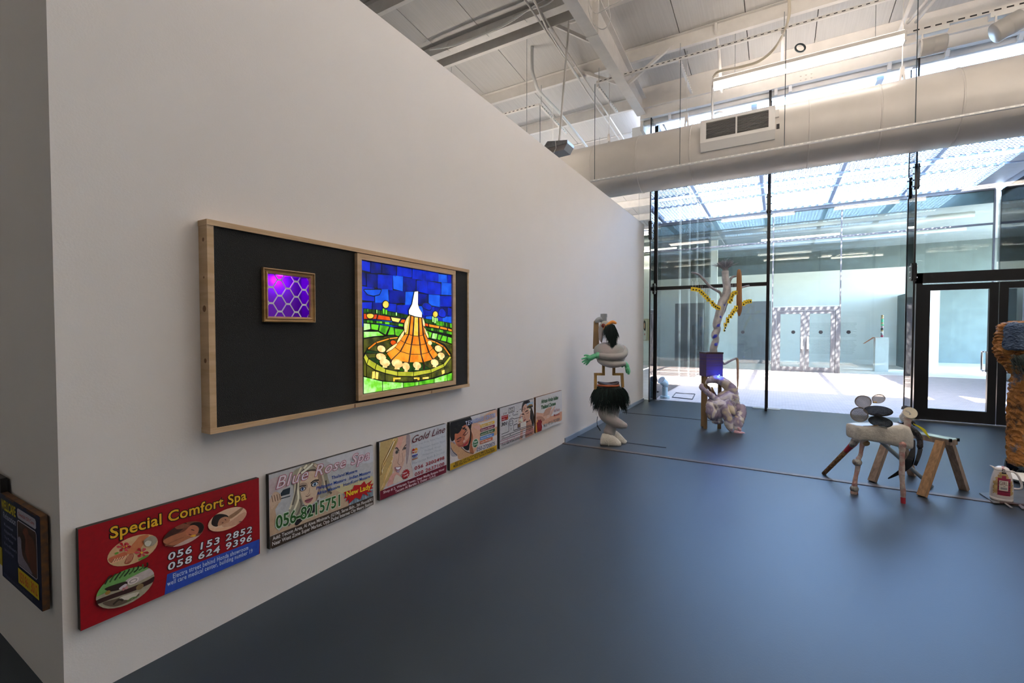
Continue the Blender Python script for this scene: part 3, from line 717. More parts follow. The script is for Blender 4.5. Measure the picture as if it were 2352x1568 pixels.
for cx, cy, k in ((492,718,1.),(672,775,1.),(520,710,.6)):
    for i in range(6):
        a = i*1.05; K.poly([(cx,cy),(cx+60*k*math.cos(a-.3),cy+45*k*math.sin(a-.3)),(cx+75*k*math.cos(a),cy+52*k*math.sin(a)),(cx+60*k*math.cos(a+.3),cy+45*k*math.sin(a+.3))], ['#9c1420','#b03a44'][i%2], clip=e)
    K.poly([(cx-14*k,cy),(cx,cy-12*k),(cx+14*k,cy),(cx,cy+12*k)], '#c49a2a', True, clip=e)
K.poly([(640,840),(720,800),(740,812),(660,850)], '#4f7a2c', True, clip=e); K.poly([(400,780),(430,768),(440,780),(410,795)], '#5c8f35', True, clip=e)
K.poly([(690,660),(740,615),(800,610),(825,650),(790,700),(720,710)], '#8d8371', True, clip=e); K.poly([(700,680),(730,655),(770,665),(750,705),(715,710)], '#b7b3a6', True, clip=e)
e = K.oval((883,650),(1296,520),(1170,455),(1010,725),'#6b3c2c')
K.poly([(885,640),(920,560),(1040,490),(1120,480),(1060,560),(960,610)], '#3c221a', True, clip=e)
K.poly([(885,660),(960,610),(1080,570),(1130,540),(1180,580),(1160,640),(1080,670),(990,700),(920,690)], '#9c6042', True, clip=e)
K.poly([(1110,560),(1150,510),(1210,500),(1240,540),(1220,590),(1160,610),(1120,600)], '#a86348', True, clip=e)
K.poly([(1150,500),(1190,475),(1260,475),(1290,520),(1270,570),(1235,580),(1245,530),(1200,500)], '#1e1310', True, clip=e)
K.poly([(1000,500),(1080,480),(1150,510),(1100,530),(1020,540)], '#7a4733', True, clip=e)
K.poly([(980,720),(1050,680),(1150,630),(1250,600),(1290,560),(1280,600),(1150,680),(1040,715)], '#b0968c', True, clip=e)
K.poly([(1155,610),(1190,595),(1215,600),(1190,618)], '#c7972a', True, clip=e); K.line([(1165,545),(1195,552)], .003, '#27110c'); K.line([(1140,590),(1165,596)], .003, '#5b1b18')
K.line([(905,705),(990,660),(1090,620)], .006, '#8a5238')
e = K.oval((1332,510),(1718,380),(1590,316),(1450,572),'#c6a68a')
K.poly([(1365,480),(1390,410),(1450,388),(1520,400),(1540,430),(1490,440),(1450,460),(1430,510),(1390,510)], '#221a16', True, clip=e)
K.poly([(1430,505),(1450,440),(1510,415),(1550,440),(1540,470),(1490,490)], '#a9795c', True, clip=e)
K.poly([(1470,500),(1560,460),(1640,400),(1700,370),(1710,400),(1660,480),(1560,510),(1500,520)], '#b58a70', True, clip=e)
K.poly([(1530,420),(1600,370),(1660,330),(1690,325),(1640,380),(1560,435)], '#8f6c50', True, clip=e)
K.poly([(1340,530),(1420,530),(1540,520),(1620,510),(1560,555),(1440,572),(1370,565)], '#c79c7c', True, clip=e); K.line([(1470,480),(1485,472)], .003, '#2a1712'); K.line([(1500,440),(1512,450)], .003, '#2a1712'); K.line([(1640,470),(1665,462)], .004, '#4f3a34')
e = K.oval((210,1190),(795,990),(620,903),(400,1343),'#8f8873')
K.poly([(215,1200),(260,1080),(400,960),(560,905),(680,905),(740,930),(640,990),(520,1050),(380,1130),(250,1200)], '#5d8a4a', True, clip=e)
for i in range(9): K.line([(300+48*i,1090-20*i),(340+48*i,1020-14*i),(370+44*i,1000-16*i)], .006, ['#16240f','#2c4a1e'][i%2])
K.poly([(510,1050),(600,1000),(700,950),(760,930),(792,980),(700,1030),(600,1080),(540,1085)], '#a59a98', True, clip=e)
K.oval((525,1060),(640,1045),(585,1020),(578,1088),'#c0b6b4'); K.oval((540,1058),(625,1046),(585,1032),(580,1076),'#8f8583'); K.oval((556,1056),(610,1048),(585,1042),(582,1066),'#c0b6b4')
K.poly([(300,1130),(400,1090),(510,1060),(520,1090),(450,1140),(360,1160),(320,1150)], '#241410', True, clip=e)
K.poly([(215,1250),(360,1190),(560,1120),(720,1050),(795,1010),(790,1060),(600,1150),(400,1220),(225,1285)], '#2e1714', True, clip=e)
K.poly([(440,1130),(500,1085),(520,1095),(470,1140)], '#b9aeb4', True, clip=e); K.oval((300,1180),(355,1160),(330,1150),(325,1192),'#8a6a2c'); K.oval((470,1140),(500,1132),(485,1120),(484,1152),'#a1696b'); K.oval((500,1125),(530,1115),(515,1105),(514,1138),'#b07a7c')
K.poly([(280,1270),(420,1230),(600,1170),(640,1200),(520,1270),(400,1310),(320,1300)], '#54463a', True, clip=e)
K.poly([(440,1230),(560,1180),(640,1170),(560,1240)], '#b3aca0', True, clip=e); K.line([(520,1260),(570,1225),(620,1215)], .006, '#4a6a33'); K.line([(380,1290),(440,1240),(480,1250)], .008, '#2b2018'); K.oval((610,1130),(685,1095),(645,1085),(650,1140),'#76603e')
done(K)
# --- 2 sign with the blonde woman
K = sign((605,1010,6.031), [(80,480),(1525,72),(1518,895),(80,1522)], 'board_black', 'pale painted sign with a blonde woman, pink outlined title and red starburst')
fill(K, '#a3a4a6')
K.poly([(80,560),(250,520),(330,640),(200,700),(85,760)], '#a89a9c', True); K.poly([(900,230),(1300,130),(1515,90),(1515,300),(1200,330),(950,330)], '#aeb0b6', True)
K.poly([(1000,640),(1300,560),(1515,500),(1515,640),(1200,720),(1050,740)], '#b5ad86', True); K.poly([(1160,780),(1330,720),(1515,690),(1515,800),(1170,930)], '#6d7f8c')
for i in range(6): K.line([(1190+55*i,800-10*i),(1200+55*i,900-22*i)], .008, ['#93a7b8','#4c5f70'][i%2])
K.poly([(85,1340),(85,820),(150,800),(230,790),(200,900),(160,960),(180,1080),(150,1200),(230,1270)], '#a98f76')
K.poly([(85,860),(130,740),(190,720),(250,780),(230,860),(170,900),(110,960)], '#b39a84', True)
for i in range(4): K.line([(110+36*i,770-8*i),(130+34*i,860-10*i)], .004, '#6b5343')
K.poly([(235,740),(270,690),(370,655),(360,745),(240,780)], '#26303a'); K.line([(240,812),(370,775)], .006, '#26303a', False)
K.poly([(160,1340),(300,1180),(520,1080),(760,900),(950,700),(1060,730),(1130,830),(1160,920),(700,1110),(300,1290)], '#ab947b', True)
K.poly([(400,470),(520,370),(650,310),(740,330),(850,380),(900,560),(950,720),(860,780),(780,800),(760,640),(700,420),(560,460),(500,560),(520,760),(545,900),(520,1010),(400,1120),(300,1200),(350,960),(420,760)], '#8f8a78', True)
for pts, c in (([(520,380),(450,560),(430,760),(360,960)],'#c4bda8'),([(600,345),(500,480),(470,640),(480,820),(400,1020)],'#d0c9b4'),([(640,330),(720,370),(800,470),(840,620),(900,740)],'#6d6254'),([(560,400),(470,520),(450,700),(400,900)],'#5c564c'),([(700,340),(790,430),(830,560),(860,700)],'#b0a48e'),([(500,820),(520,900),(450,1060),(340,1190)],'#6a655e'),([(680,330),(600,400),(520,460)],'#d6d0bf'),([(860,560),(880,680),(940,740)],'#544a42')):
    K.line(pts, .012, c)
K.poly([(500,600),(560,480),(660,430),(740,440),(790,520),(790,640),(760,770),(700,860),(640,900),(590,910),(550,870),(510,740)], '#baa48c', True)
K.poly([(740,430),(800,520),(800,650),(760,780),(720,840),(760,640),(750,520)], '#8d7562', True); K.poly([(560,470),(640,430),(740,430),(700,400),(600,420)], '#4d443c', True)
K.poly([(500,610),(580,590),(610,640),(570,700),(510,700)], '#9a8576', True)
K.oval((500,680),(580,665),(545,645),(540,708),'#1c1a22'); K.oval((512,678),(570,668),(545,655),(542,700),'#c8cbd2'); K.oval((520,678),(556,670),(540,655),(540,698),'#3a5c95'); K.oval((530,676),(546,672),(539,664),(539,688),'#10131c')
K.oval((655,622),(755,598),(705,575),(705,645),'#1c1a22'); K.oval((670,620),(745,602),(708,588),(708,638),'#c8cbd2'); K.oval((686,618),(728,606),(707,590),(707,636),'#4a6f93'); K.oval((698,616),(716,608),(707,602),(707,626),'#10131c')
K.line([(495,645),(540,632),(585,630)], .006, '#2a211c'); K.line([(648,600),(700,560),(760,555)], .008, '#15100d')
K.line([(632,660),(628,720),(600,770)], .004, '#9b8371'); K.line([(580,775),(608,780),(640,755)], .004, '#5e4337')
K.poly([(565,840),(610,812),(640,805),(682,795),(660,840),(620,870),(585,868)], '#8a4f58', True); K.line([(568,842),(620,832),(678,800)], .003, '#2e1216')
K.poly([(540,900),(640,920),(700,880),(760,830),(700,1000),(560,1090),(460,1180),(430,1140),(520,1000)], '#171418', True)
K.poly([(80,1340),(1518,772),(1518,893),(80,1520)], '#33261c')
K.text('Blue Rose Spa', (170,678), (1460,265), (170,512), '#bfb9c0', .0, .32, '#a2566a', .035, 1.12)
K.text('Thailand Massage', (938,545), (1295,440), (938,502), '#173c86', .02)
K.text('Philippine Massage   Indian Massage', (728,690), (1478,455), (728,645), '#173c86', .02)
K.text('Africa Massage   HongKong Massage', (732,765), (1472,520), (732,720), '#173c86', .02)
K.text('056-8215751', (165,1232), (1055,905), (165,1055), '#214f1e', .02, 0, '#b4c2ae', .045)
K.poly([(1105,722),(1230,680),(1250,625),(1340,620),(1390,568),(1415,612),(1500,552),(1470,610),(1518,600),(1490,650),(1518,662),(1460,690),(1500,718),(1420,722),(1450,775),(1370,742),(1335,820),(1270,795),(1175,885),(1180,818),(1130,858),(1150,800),(1105,812),(1130,765)], '#9d0f12')
K.text('New Lady', (1142,785), (1480,670), (1142,712), '#d9ba22', .02)
K.text('Add: Tecom Area, Al Ajwa Minimart, (GYM), Same Bldg., 3th Floor#301', (118,1390), (1505,835), (118,1340), '#b9b6b2', .02)
K.text('Near West Zone Super Market, Opp. Dubai Internet City Metro Station', (115,1465), (1505,890), (115,1412), '#b9b6b2', .02)
K.oval((92,1505),(106,1500),(99,1496),(99,1512),'#c9c9c6')
done(K)
# --- 3 sign with script title
K = sign((860,960,8.04), [(105,435),(1335,103),(1318,1005),(80,1530)], 'board_black', 'white painted sign with dark red script title, card logos and a smiling blonde')
fill(K, '#aeb0b5')
K.poly([(95,1340),(105,440),(420,350),(660,300),(690,700),(680,900),(720,1080),(400,1190),(220,1270)], '#b3a6a0')
K.poly([(380,380),(600,310),(590,520),(560,760),(520,900),(440,1020),(350,980),(340,760),(350,520)], '#b99a88', True)
K.poly([(395,380),(520,340),(500,480),(430,560),(380,520)], '#bd8f80', True); K.poly([(590,310),(650,320),(650,520),(620,760),(590,860),(580,640)], '#8d7f82', True)
K.poly([(105,440),(420,355),(390,520),(340,640),(330,860),(330,1010),(220,1200),(100,1335)], '#a78f5c', True)
for i in range(16):
    r = random.Random(40+i); x = 400-r.uniform(0,60); y = 370+i*4
    K.line([(x,y),(300-10*i+r.uniform(-20,20),560+20*i),(170-4*i+r.uniform(-20,40),820+16*i)], r.uniform(.004,.009), r.choice(['#8a6a2c','#c4a660','#c9b88a','#6f5526','#b88f38','#d3cbb6']))
for i in range(8):
    r = random.Random(80+i); K.line([(340-6*i,700+20*i),(280-14*i,950+20*i),(120+8*i,1300-6*i)], .006, r.choice(['#8a6a2c','#c4a660','#d3cbb6','#b88f38']))
K.poly([(330,1020),(420,1000),(480,1080),(440,1160),(300,1230),(230,1260),(260,1120)], '#b88a80', True); K.poly([(400,1040),(480,1090),(520,1140),(350,1210),(360,1110)], '#b8ada0', True)
K.line([(380,560),(410,545),(445,600)], .008, '#332b2e'); K.oval((378,640),(440,620),(410,590),(408,660),'#5f564f'); K.oval((390,630),(420,620),(405,605),(404,645),'#2a2528')
K.line([(512,590),(550,520),(585,485)], .007, '#332b2e'); K.oval((530,560),(585,545),(560,530),(556,580),'#6d6461'); K.oval((545,556),(570,548),(558,540),(557,568),'#2a2528')
K.line([(455,580),(440,760),(430,830),(465,865)], .004, '#8a6a60'); K.line([(505,640),(520,760),(500,830)], .004, '#96766a')
K.poly([(365,905),(430,895),(490,885),(470,950),(420,975),(385,950)], '#8a5f6c', True); K.poly([(385,912),(430,905),(475,900),(455,935),(415,945)], '#c8c8cc', True)
K.poly([(400,980),(460,955),(450,1000),(425,1000)], '#8d7f96', True)
K.line([(650,820),(690,940),(705,1060)], .004, '#a3938a'); K.line([(570,800),(600,900)], .004, '#a3938a')
K.poly([(85,1350),(1322,858),(1318,1003),(82,1525)], '#5c0018')
K.star((490,1040),(650,1010),(575,935),(565,1130),'#8d0f18',14,.78,3)
K.text('New', (512,1045), (600,1005), (512,1012), '#c9b9bb', .02, .2); K.text('Lady', (530,1090), (625,1045), (530,1055), '#c9b9bb', .02, .2)
K.text('Gold Line', (685,462), (1300,255), (685,335), '#4d1119', .008, .45, None, 0, 1.05)
K.text('Treat Your Body, Relax Your Mind', (690,527), (1292,345), (690,492), '#8a9099', 0)
K.text('Moroccan, Russian, Egypt', (832,575), (1295,432), (832,538), '#8a9099', 0)
K.text('Thailand, African', (915,622), (1220,525), (915,588), '#8a9099', 0)
K.text('Philippines, Chinese', (885,697), (1235,588), (885,662), '#8a9099', 0)
K.text('Moroccan Bath & Jacuzzi', (693,862), (1282,640), (693,815), '#8a9099', 0)
K.oval((683,605),(738,592),(712,560),(710,648),'#9a1c1e'); K.oval((728,590),(788,575),(762,545),(760,635),'#bb7d1c'); K.poly([(690,610),(782,585),(782,605),(690,630)], '#b9a9a4')
K.poly([(683,690),(790,655),(790,680),(683,712)], '#14277a'); K.text('VISA', (706,742), (772,720), (706,712), '#14277a', .01, .2); K.poly([(683,758),(788,722),(788,740),(683,775)], '#8f5b39')
K.text('056 3202498', (733,957), (1282,755), (733,895), '#8a1420', .02, 0, None, 0, 1.1); K.text('050 2637100', (733,1070), (1280,862), (733,1008), '#8a1420', .02, 0, None, 0, 1.1)
K.text('Shop # 2, Warsan Tower, Near Media Rotana Hotel', (152,1392), (1278,955), (152,1345), '#c4b0b5', .02); K.text('Tecom Al Barsha 3, Dubai - U.A.E.', (370,1378), (1125,1070), (370,1330), '#c4b0b5', .02)
done(K)
# --- 4 sign with bearded man
K = sign((1025,930,9.8), [(90,385),(1155,92),(1130,1035),(72,1478)], 'board_black', 'painted sign with a sleeping bearded man, coloured bars and a yellow strip')
fill(K, '#b3aca9')
K.poly([(540,270),(760,200),(700,420),(640,440),(560,420)], '#b7b7bb', True); K.poly([(560,430),(820,380),(1000,330),(1145,240),(1150,110),(1000,140),(860,230),(760,330)], '#bd9a84', True)
K.poly([(540,420),(760,430),(780,600),(720,900),(620,1080),(560,1100),(520,1000),(600,800),(560,600)], '#ba9178', True); K.poly([(1000,600),(1135,480),(1135,660),(1020,680)], '#a98661', True)
K.poly([(610,490),(690,460),(770,470),(800,540),(740,560),(640,520)], '#bb9188', True)
K.poly([(520,1000),(560,700),(540,560),(600,700),(580,900),(620,1080),(560,1090)], '#8f5332', True)
K.poly([(95,780),(180,820),(260,930),(340,1080),(240,1150),(95,1120)], '#8e8a92', True); K.line([(100,960),(160,1060),(240,1130)], .006, '#2c2226'); K.line([(110,860),(180,850),(160,900)], .005, '#4a4044')
K.poly([(95,830),(200,880),(330,950),(460,1040),(600,1100),(500,1150),(290,1220),(240,1110),(130,1000)], '#a9835f', True); K.line([(330,950),(450,1050),(600,1090)], .006, '#3d2a22')
K.poly([(180,660),(300,560),(420,440),(520,480),(545,600),(530,740),(500,860),(430,930),(330,940),(230,900),(190,800)], '#a35f44', True)
K.poly([(440,470),(500,490),(530,620),(500,740),(440,800),(380,860),(430,680)], '#b58a74', True); K.poly([(250,880),(330,900),(400,860),(360,930),(280,940)], '#8d4a38', True)
K.poly([(90,390),(540,262),(545,560),(500,500),(440,440),(340,500),(330,560),(260,640),(190,650),(180,780),(100,780)], '#15130f', True)
for i in range(10):
    r = random.Random(i); x, y = r.uniform(130,420), r.uniform(400,560); K.oval((x,y),(x+50,y-14),(x+25,y-24),(x+25,y+16), r.choice(['#23221a','#0c0b09','#1e1c18']))
K.poly([(540,500),(560,640),(550,800),(520,900),(500,1010),(430,1000),(380,930),(470,900),(510,800),(530,700)], '#120d0b', True)
K.line([(232,780),(280,742),(335,728)], .008, '#1a0f0c'); K.line([(240,820),(290,812),(330,770)], .007, '#3b1512'); K.poly([(240,800),(300,760),(325,775),(290,812)], '#8f4a40', True)
K.line([(372,680),(410,620),(465,560)], .008, '#1a0f0c'); K.line([(395,680),(445,660),(480,600)], .007, '#3b1512')
K.line([(370,720),(400,790),(360,840),(400,850),(440,810)], .004, '#7a3b2c'); K.poly([(370,830),(390,780),(420,800),(430,820),(390,850)], '#b79086', True)
K.poly([(372,905),(410,870),(470,810),(490,820),(450,880),(400,925)], '#9e2530', True); K.line([(375,905),(430,870),(488,815)], .003, '#3d0d12')
K.poly([(85,1320),(1128,895),(1128,1033),(74,1476)], '#b08a0c')
K.text('T.E', (425,465), (520,438), (425,368), '#c3c6cf', .02, 0, '#16296b', .05); K.text('MASSAGE CENTER', (535,430), (1100,262), (535,338), '#b9bfcf', .0, .1, '#24459a', .04)
for i, (x0, y0, x1, y1, h, c, s) in enumerate(((755,508,1080,410,62,'#b8921c','Thailand  Massage'),(755,602,1085,500,66,'#6a0c33','Philippine Massage'),(755,695,1085,590,66,'#164f28','Indonesia Massage'),(752,788,1065,690,66,'#3a6fb0','Vietnam Massage'),(750,880,1035,782,66,'#a8501c','Indian Massage'))):
    K.poly([(x0,y0-12),(x0+10,y0),(x1-10,y1+2),(x1,y1-12),(x1,y1-h+8),(x1-10,y1-h),(x0+10,y0-h),(x0,y0-h+12)], c)
    K.text(s, (x0+14,y0-14), (x1-40,y1-8), (x0+14,y0-50), '#bdb6b0', .01, .2)
K.star((565,880),(722,840),(650,742),(640,970),'#b9c2bb',16,.82,5); K.star((580,876),(712,842),(650,757),(642,956),'#14542c',16,.8,6)
K.text('New', (612,860), (690,828), (612,812), '#c2cbc4', .02); K.text('Opens', (600,915), (695,880), (600,880), '#c2cbc4', .01)
K.text('050-2720875', (672,1045), (1085,900), (672,955), '#15182c', .01, .1, '#b6b6c2', .05)
K.text('BEST TEA CAFE End TOYTODODO SMART Phone Building', (185,1340), (1068,980), (185,1285), '#1c1503', .012, .15); K.text('Mobile Shops Area Difference Road. Opposite Al Sweela Bakery', (150,1405), (1085,1020), (150,1350), '#1c1503', .012, .15)
done(K)
# --- 5 sign with street map
K = sign((1140,905,11.61), [(108,375),(1025,112),(990,1070),(72,1475)], 'board_black', 'off-white painted sign with a street map and a dark-haired woman')
fill(K, '#a9a8ab')
K.poly([(670,430),(700,240),(790,160),(880,165),(900,230),(960,420),(1010,600),(990,860),(940,820),(900,640),(900,420),(800,260),(720,320),(690,470)], '#1d1917', True)
for pts in (([(930,420),(960,600),(980,760)]),([(740,200),(690,300),(680,400)]),([(850,180),(900,300),(930,420)])): K.line(pts, .012, '#4a3f37')
K.poly([(690,460),(720,320),(800,270),(880,400),(900,560),(860,700),(780,780),(720,760),(690,640)], '#b08a78', True); K.poly([(640,700),(690,520),(640,540),(600,640),(590,760),(640,1000),(620,1230),(720,1180),(780,900),(740,780)], '#b39384', True)
K.poly([(780,780),(900,660),(950,800),(990,900),(985,1070),(770,1170),(790,950)], '#9c7260', True)
K.line([(680,545),(710,525),(740,545)], .012, '#2b2422'); K.line([(770,475),(800,450),(840,440)], .012, '#2b2422'); K.poly([(725,700),(770,655),(780,675),(745,715)], '#8a3f44', True); K.line([(755,560),(745,620),(765,640)], .004, '#7a5547')
K.line([(760,750),(830,720)], .008, '#241d1c'); K.line([(700,390),(740,420),(775,380),(720,370)], .005, '#3a302c'); K.line([(800,520),(860,490)], .006, '#3a302c'); K.line([(780,760),(900,700)], .006, '#3a2c2a')
K.poly([(805,250),(975,195),(970,335),(812,375)], '#86a0b4'); K.poly([(812,320),(870,275),(945,262),(970,300),(970,335),(812,375)], '#8a6a35'); K.poly([(812,345),(880,310),(970,300),(970,335),(812,375)], '#2e2f28')
K.poly([(850,390),(905,372),(910,430),(870,440)], '#b4b6a8'); K.poly([(600,680),(700,650),(700,720),(620,740)], '#b3b5a6'); K.oval((865,385),(900,375),(882,368),(882,395),'#7f8f2a'); K.oval((615,720),(640,712),(628,702),(628,732),'#7f8f2a')
K.poly([(640,770),(790,720),(790,900),(640,950)], '#b5b2ad'); K.poly([(700,960),(770,930),(770,1150),(690,1190)], '#b3b0b2'); K.poly([(560,800),(635,770),(635,880),(560,905)], '#3a3350'); K.poly([(575,800),(620,785),(620,870),(575,890)], '#7a5a2c')
for pts in ([(325,380),(475,335),(472,460),(322,505),(325,380)],[(130,1070),(325,995),(325,880),(310,780),(340,680),(400,635),(440,640),(470,660),(700,590)],[(450,960),(455,820),(560,785)],[(450,965),(980,800)],[(130,1135),(620,950),(980,830)],[(130,1205),(620,1010),(980,880)]):
    K.line(pts, .006, '#3c3c42', False)
K.oval((335,770),(440,740),(390,672),(388,848),'#4b4b50'); K.oval((345,767),(430,743),(390,684),(388,836),'#a9a8ab')
for pts in ([(90,1258),(640,1055),(980,930)],[(90,1330),(640,1120),(980,985)],[(282,1185),(280,1255)],[(472,1110),(470,1170)]): K.line(pts, .005, '#7d3a5c', False)
K.poly([(128,585),(310,538),(305,670),(130,725)], '#8d1a1f'); K.text('Dunya Foam', (136,625), (300,580), (136,600), '#c2a9a6', .02); K.text('Building', (140,695), (235,668), (140,665), '#c2a9a6', .02); K.poly([(268,660),(285,615),(298,650)], '#c99a1c')
K.text('GYM', (168,552), (268,525), (168,505), '#2c2c32', .0, .2); K.text('301', (118,860), (280,808), (118,770), '#141418', .02, .15)
K.text('MACEN', (350,415), (440,390), (350,388), '#2c2c32', .02); K.text('CARPARK', (340,475), (450,440), (340,450), '#2c2c32', .02); K.text('PARKING', (432,585), (568,545), (432,545), '#3c3c42', 0)
K.text('Round', (345,745), (425,720), (345,712), '#3c3c42', 0); K.text('about', (350,800), (425,775), (350,770), '#3c3c42', 0); K.text('Dubai', (128,1175), (200,1150), (128,1150), '#3c3c42', .02)
for x, y in ((340,578),(430,522),(545,460),(625,400),(515,715),(355,1075)): K.poly([(x-18,y+10),(x+12,y-14),(x+16,y+4),(x+22,y-2),(x+4,y+14)], '#26262c')
K.line([(378,950),(378,895)], .005, '#26262c'); K.text('Street', (885,885), (945,865), (885,862), '#3a2a2a', 0); K.text('Al Safa Motors Building', (460,980), (620,920), (460,955), '#2c2c32', .01); K.text('Sharaf D', (850,975), (945,940), (850,945), '#6a2c50', .02)
K.text('If you take 4 time service then 1 Service free', (128,1385), (945,1050), (128,1322), '#15151a', .015, .2)
done(K)
# --- 6 white sign with the hands
K = sign((1222,890,14.25), [(140,315),(990,92),(965,1140),(100,1490)], 'board_brown', 'white painted sign with green title and hands pressing a back, farthest along the wall')
fill(K, '#b4b4b8')
K.poly([(115,1200),(135,810),(250,830),(380,840),(420,960),(560,940),(760,900),(975,780),(968,1060),(700,1130),(420,1180),(370,1240),(320,1180)], '#b28a78')
K.poly([(430,1050),(560,960),(760,900),(975,780),(968,1060),(700,1130),(400,1180)], '#b98a70', True)
K.poly([(360,860),(440,740),(480,680),(620,625),(650,650),(600,760),(560,900),(440,1060),(380,1000)], '#b5917f', True); K.poly([(480,960),(560,830),(680,680),(735,615),(745,650),(680,800),(620,920),(500,1010)], '#b79a90', True)
for i in range(5): K.line([(380+40*i,930-10*i),(410+45*i,800-14*i),(440+46*i,720-16*i)], .012, '#876352')
K.poly([(150,960),(300,940),(420,1040),(340,1100),(180,1060)], '#9b7362', True)
K.poly([(108,1400),(140,1120),(185,1080),(200,1400),(150,1470)], '#b77d14', True)
K.poly([(150,1150),(190,1110),(185,1050),(230,1060),(285,1030),(300,1080),(328,1100),(310,1180),(330,1290),(310,1400),(250,1430),(165,1460)], '#7d1218')
K.text('African Arabs Indian', (292,520), (855,370), (300,395), '#1f5030', .04); K.text('Thailand Chinese', (292,710), (770,560), (292,590), '#1f5030', .04)
K.text('Full Body', (712,805), (905,745), (712,715), '#8d4a5c', .01); K.text('Massage', (705,945), (895,885), (705,870), '#8d2028', .02); K.text('Mob:+97156 732 8084', (375,1305), (900,1070), (375,1195), '#55585f', .01)
done(K)
# --- blue sign round the corner, and the edge of the next one
mat('board_rust', (.20,.09,.03), .8, noise=.5, scale=40, col2=(.10,.06,.04))
K = sign((0,1090,4.48), [(-12,130),(388,470),(465,1515),(40,975)], 'board_rust', 'dark blue painted sign with chipped brown edges on the shaded end wall', axis=1, v=.60, sg=-1, thick=.022)
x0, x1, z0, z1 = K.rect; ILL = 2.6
def B(u, v): return (x0+(x1-x0)*u, z0+(z1-z0)*v)
def bt(st, u0, u1, v, h, col, bold=.01):
    base, fs = text_shape(st, bold, 0, 1.); a, b = min(q[0] for q in base), max(q[0] for q in base); d = K.lay(); M = MB(); K.lets.append(M); M.col = s2l(col, ILL)
    M.add([K.P(x0+(x1-x0)*(u0+(q[0]-a)/(b-a)*(u1-u0)), z0+(z1-z0)*(v+q[1]/.7*h), d) for q in base], fs)
def bp(pts, col, sm=False): K.poly([B(*p) for p in pts], col, sm, uv=True)
fill(K, '#0a1028')
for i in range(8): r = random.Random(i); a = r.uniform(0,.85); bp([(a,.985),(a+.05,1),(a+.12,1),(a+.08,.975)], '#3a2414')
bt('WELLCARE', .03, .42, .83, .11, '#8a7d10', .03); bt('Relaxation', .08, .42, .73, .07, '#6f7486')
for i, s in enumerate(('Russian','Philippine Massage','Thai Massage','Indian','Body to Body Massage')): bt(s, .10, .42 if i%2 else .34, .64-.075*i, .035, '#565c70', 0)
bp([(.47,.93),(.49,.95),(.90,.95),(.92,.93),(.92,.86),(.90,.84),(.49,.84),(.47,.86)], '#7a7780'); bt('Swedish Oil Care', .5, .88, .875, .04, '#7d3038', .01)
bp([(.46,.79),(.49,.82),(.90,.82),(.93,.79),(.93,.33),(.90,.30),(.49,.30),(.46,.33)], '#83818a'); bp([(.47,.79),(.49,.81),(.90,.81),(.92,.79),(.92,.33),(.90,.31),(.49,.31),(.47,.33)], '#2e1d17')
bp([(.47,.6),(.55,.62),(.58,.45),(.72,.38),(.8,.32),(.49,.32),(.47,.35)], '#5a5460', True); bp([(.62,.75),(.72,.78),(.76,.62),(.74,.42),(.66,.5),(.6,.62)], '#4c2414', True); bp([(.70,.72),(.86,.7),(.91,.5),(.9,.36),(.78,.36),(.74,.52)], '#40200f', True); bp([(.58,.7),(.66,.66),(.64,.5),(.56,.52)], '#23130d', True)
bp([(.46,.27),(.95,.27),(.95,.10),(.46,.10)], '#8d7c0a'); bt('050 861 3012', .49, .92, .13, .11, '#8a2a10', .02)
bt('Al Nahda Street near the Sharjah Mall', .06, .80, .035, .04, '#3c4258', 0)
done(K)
t = thing('painted_sign', (-3.4,.61,.35), 'yellow-edged dark painted sign cut off by the left edge of the picture', 'sign', 'hand-painted signs hung low on the wall')
MB().box(-3.75, -3.05, .60, .622, .42, .82).build('board', 'board_black', t)
MB().box(-3.75, -3.05, .598, .5995, .42, .50).build('painted_picture', mat('yellow_paint', (.55,.42,.03), .6), t)
ILL = 1.5
# ================================================================== framed light-box panel on the wall
mat('pine', (.55,.36,.19), .55, noise=.18, scale=5, stretch=(1,1,7), col2=(.66,.46,.27))
mat('pine_h', (.55,.36,.19), .55, noise=.18, scale=5, stretch=(1,1.0,14), col2=(.66,.46,.27))
mat('knot', (.20,.09,.03), .6); mat('moulding', (.42,.25,.09), .45, noise=.2, scale=8, stretch=(1,1,5))
mat('felt', (.012,.012,.012), .95, noise=.7, scale=260, bump=.6, bscale=300, col2=(.032,.032,.031))
mat('lead', (.006,.006,.006), .5); mat('net_white', (.80,.80,.76), .5); mat('purple', (.22,.004,.45), .5)
XB, XP = -2.42, -2.34
PY0, PY1, PZ0, PZ1 = 1.143, 3.262, 1.004, 2.018
lb = thing('framed_panel', (XB, 2.2, PZ0), 'large pine-framed black felt panel with a glowing stained-glass picture and purple window', 'artwork')
fw = .030
for nm, a in (('l',(PY0,PY0+fw,PZ0+.02,PZ1-.02)),('r',(PY1-.02,PY1,PZ0+.02,PZ1-.02)),('t',(PY0-.002,PY1+.002,PZ1-.02,PZ1+.006)),('b',(PY0-.002,PY1+.002,PZ0-.006,PZ0+.02))):
    x1 = XP+.004 if nm in 'tb' else XP
    bo = MB().box(XB+.002, x1, a[0], a[1], a[2], a[3]).build('frame_board', 'pine' if nm in 'lr' else 'pine_h', lb)
    if nm == 'l':
        for z, r in ((1.93,.010),(1.60,.016),(1.35,.012),(1.75,.006)):
            k_ = MB(); k_.lathe([(r,0),(r*.6,.0012)], (XB+.045, PY0-.0002, z), 12, Matrix.Rotation(math.pi/2,3,'X')); k_.build('knot', 'knot', bo)
    if nm == 'b':
        for y in (2.0, 2.75): MB().box(x1-.001, x1+.0006, y, y+.008, PZ0-.005, PZ0+.018).build('knot', 'knot', bo)
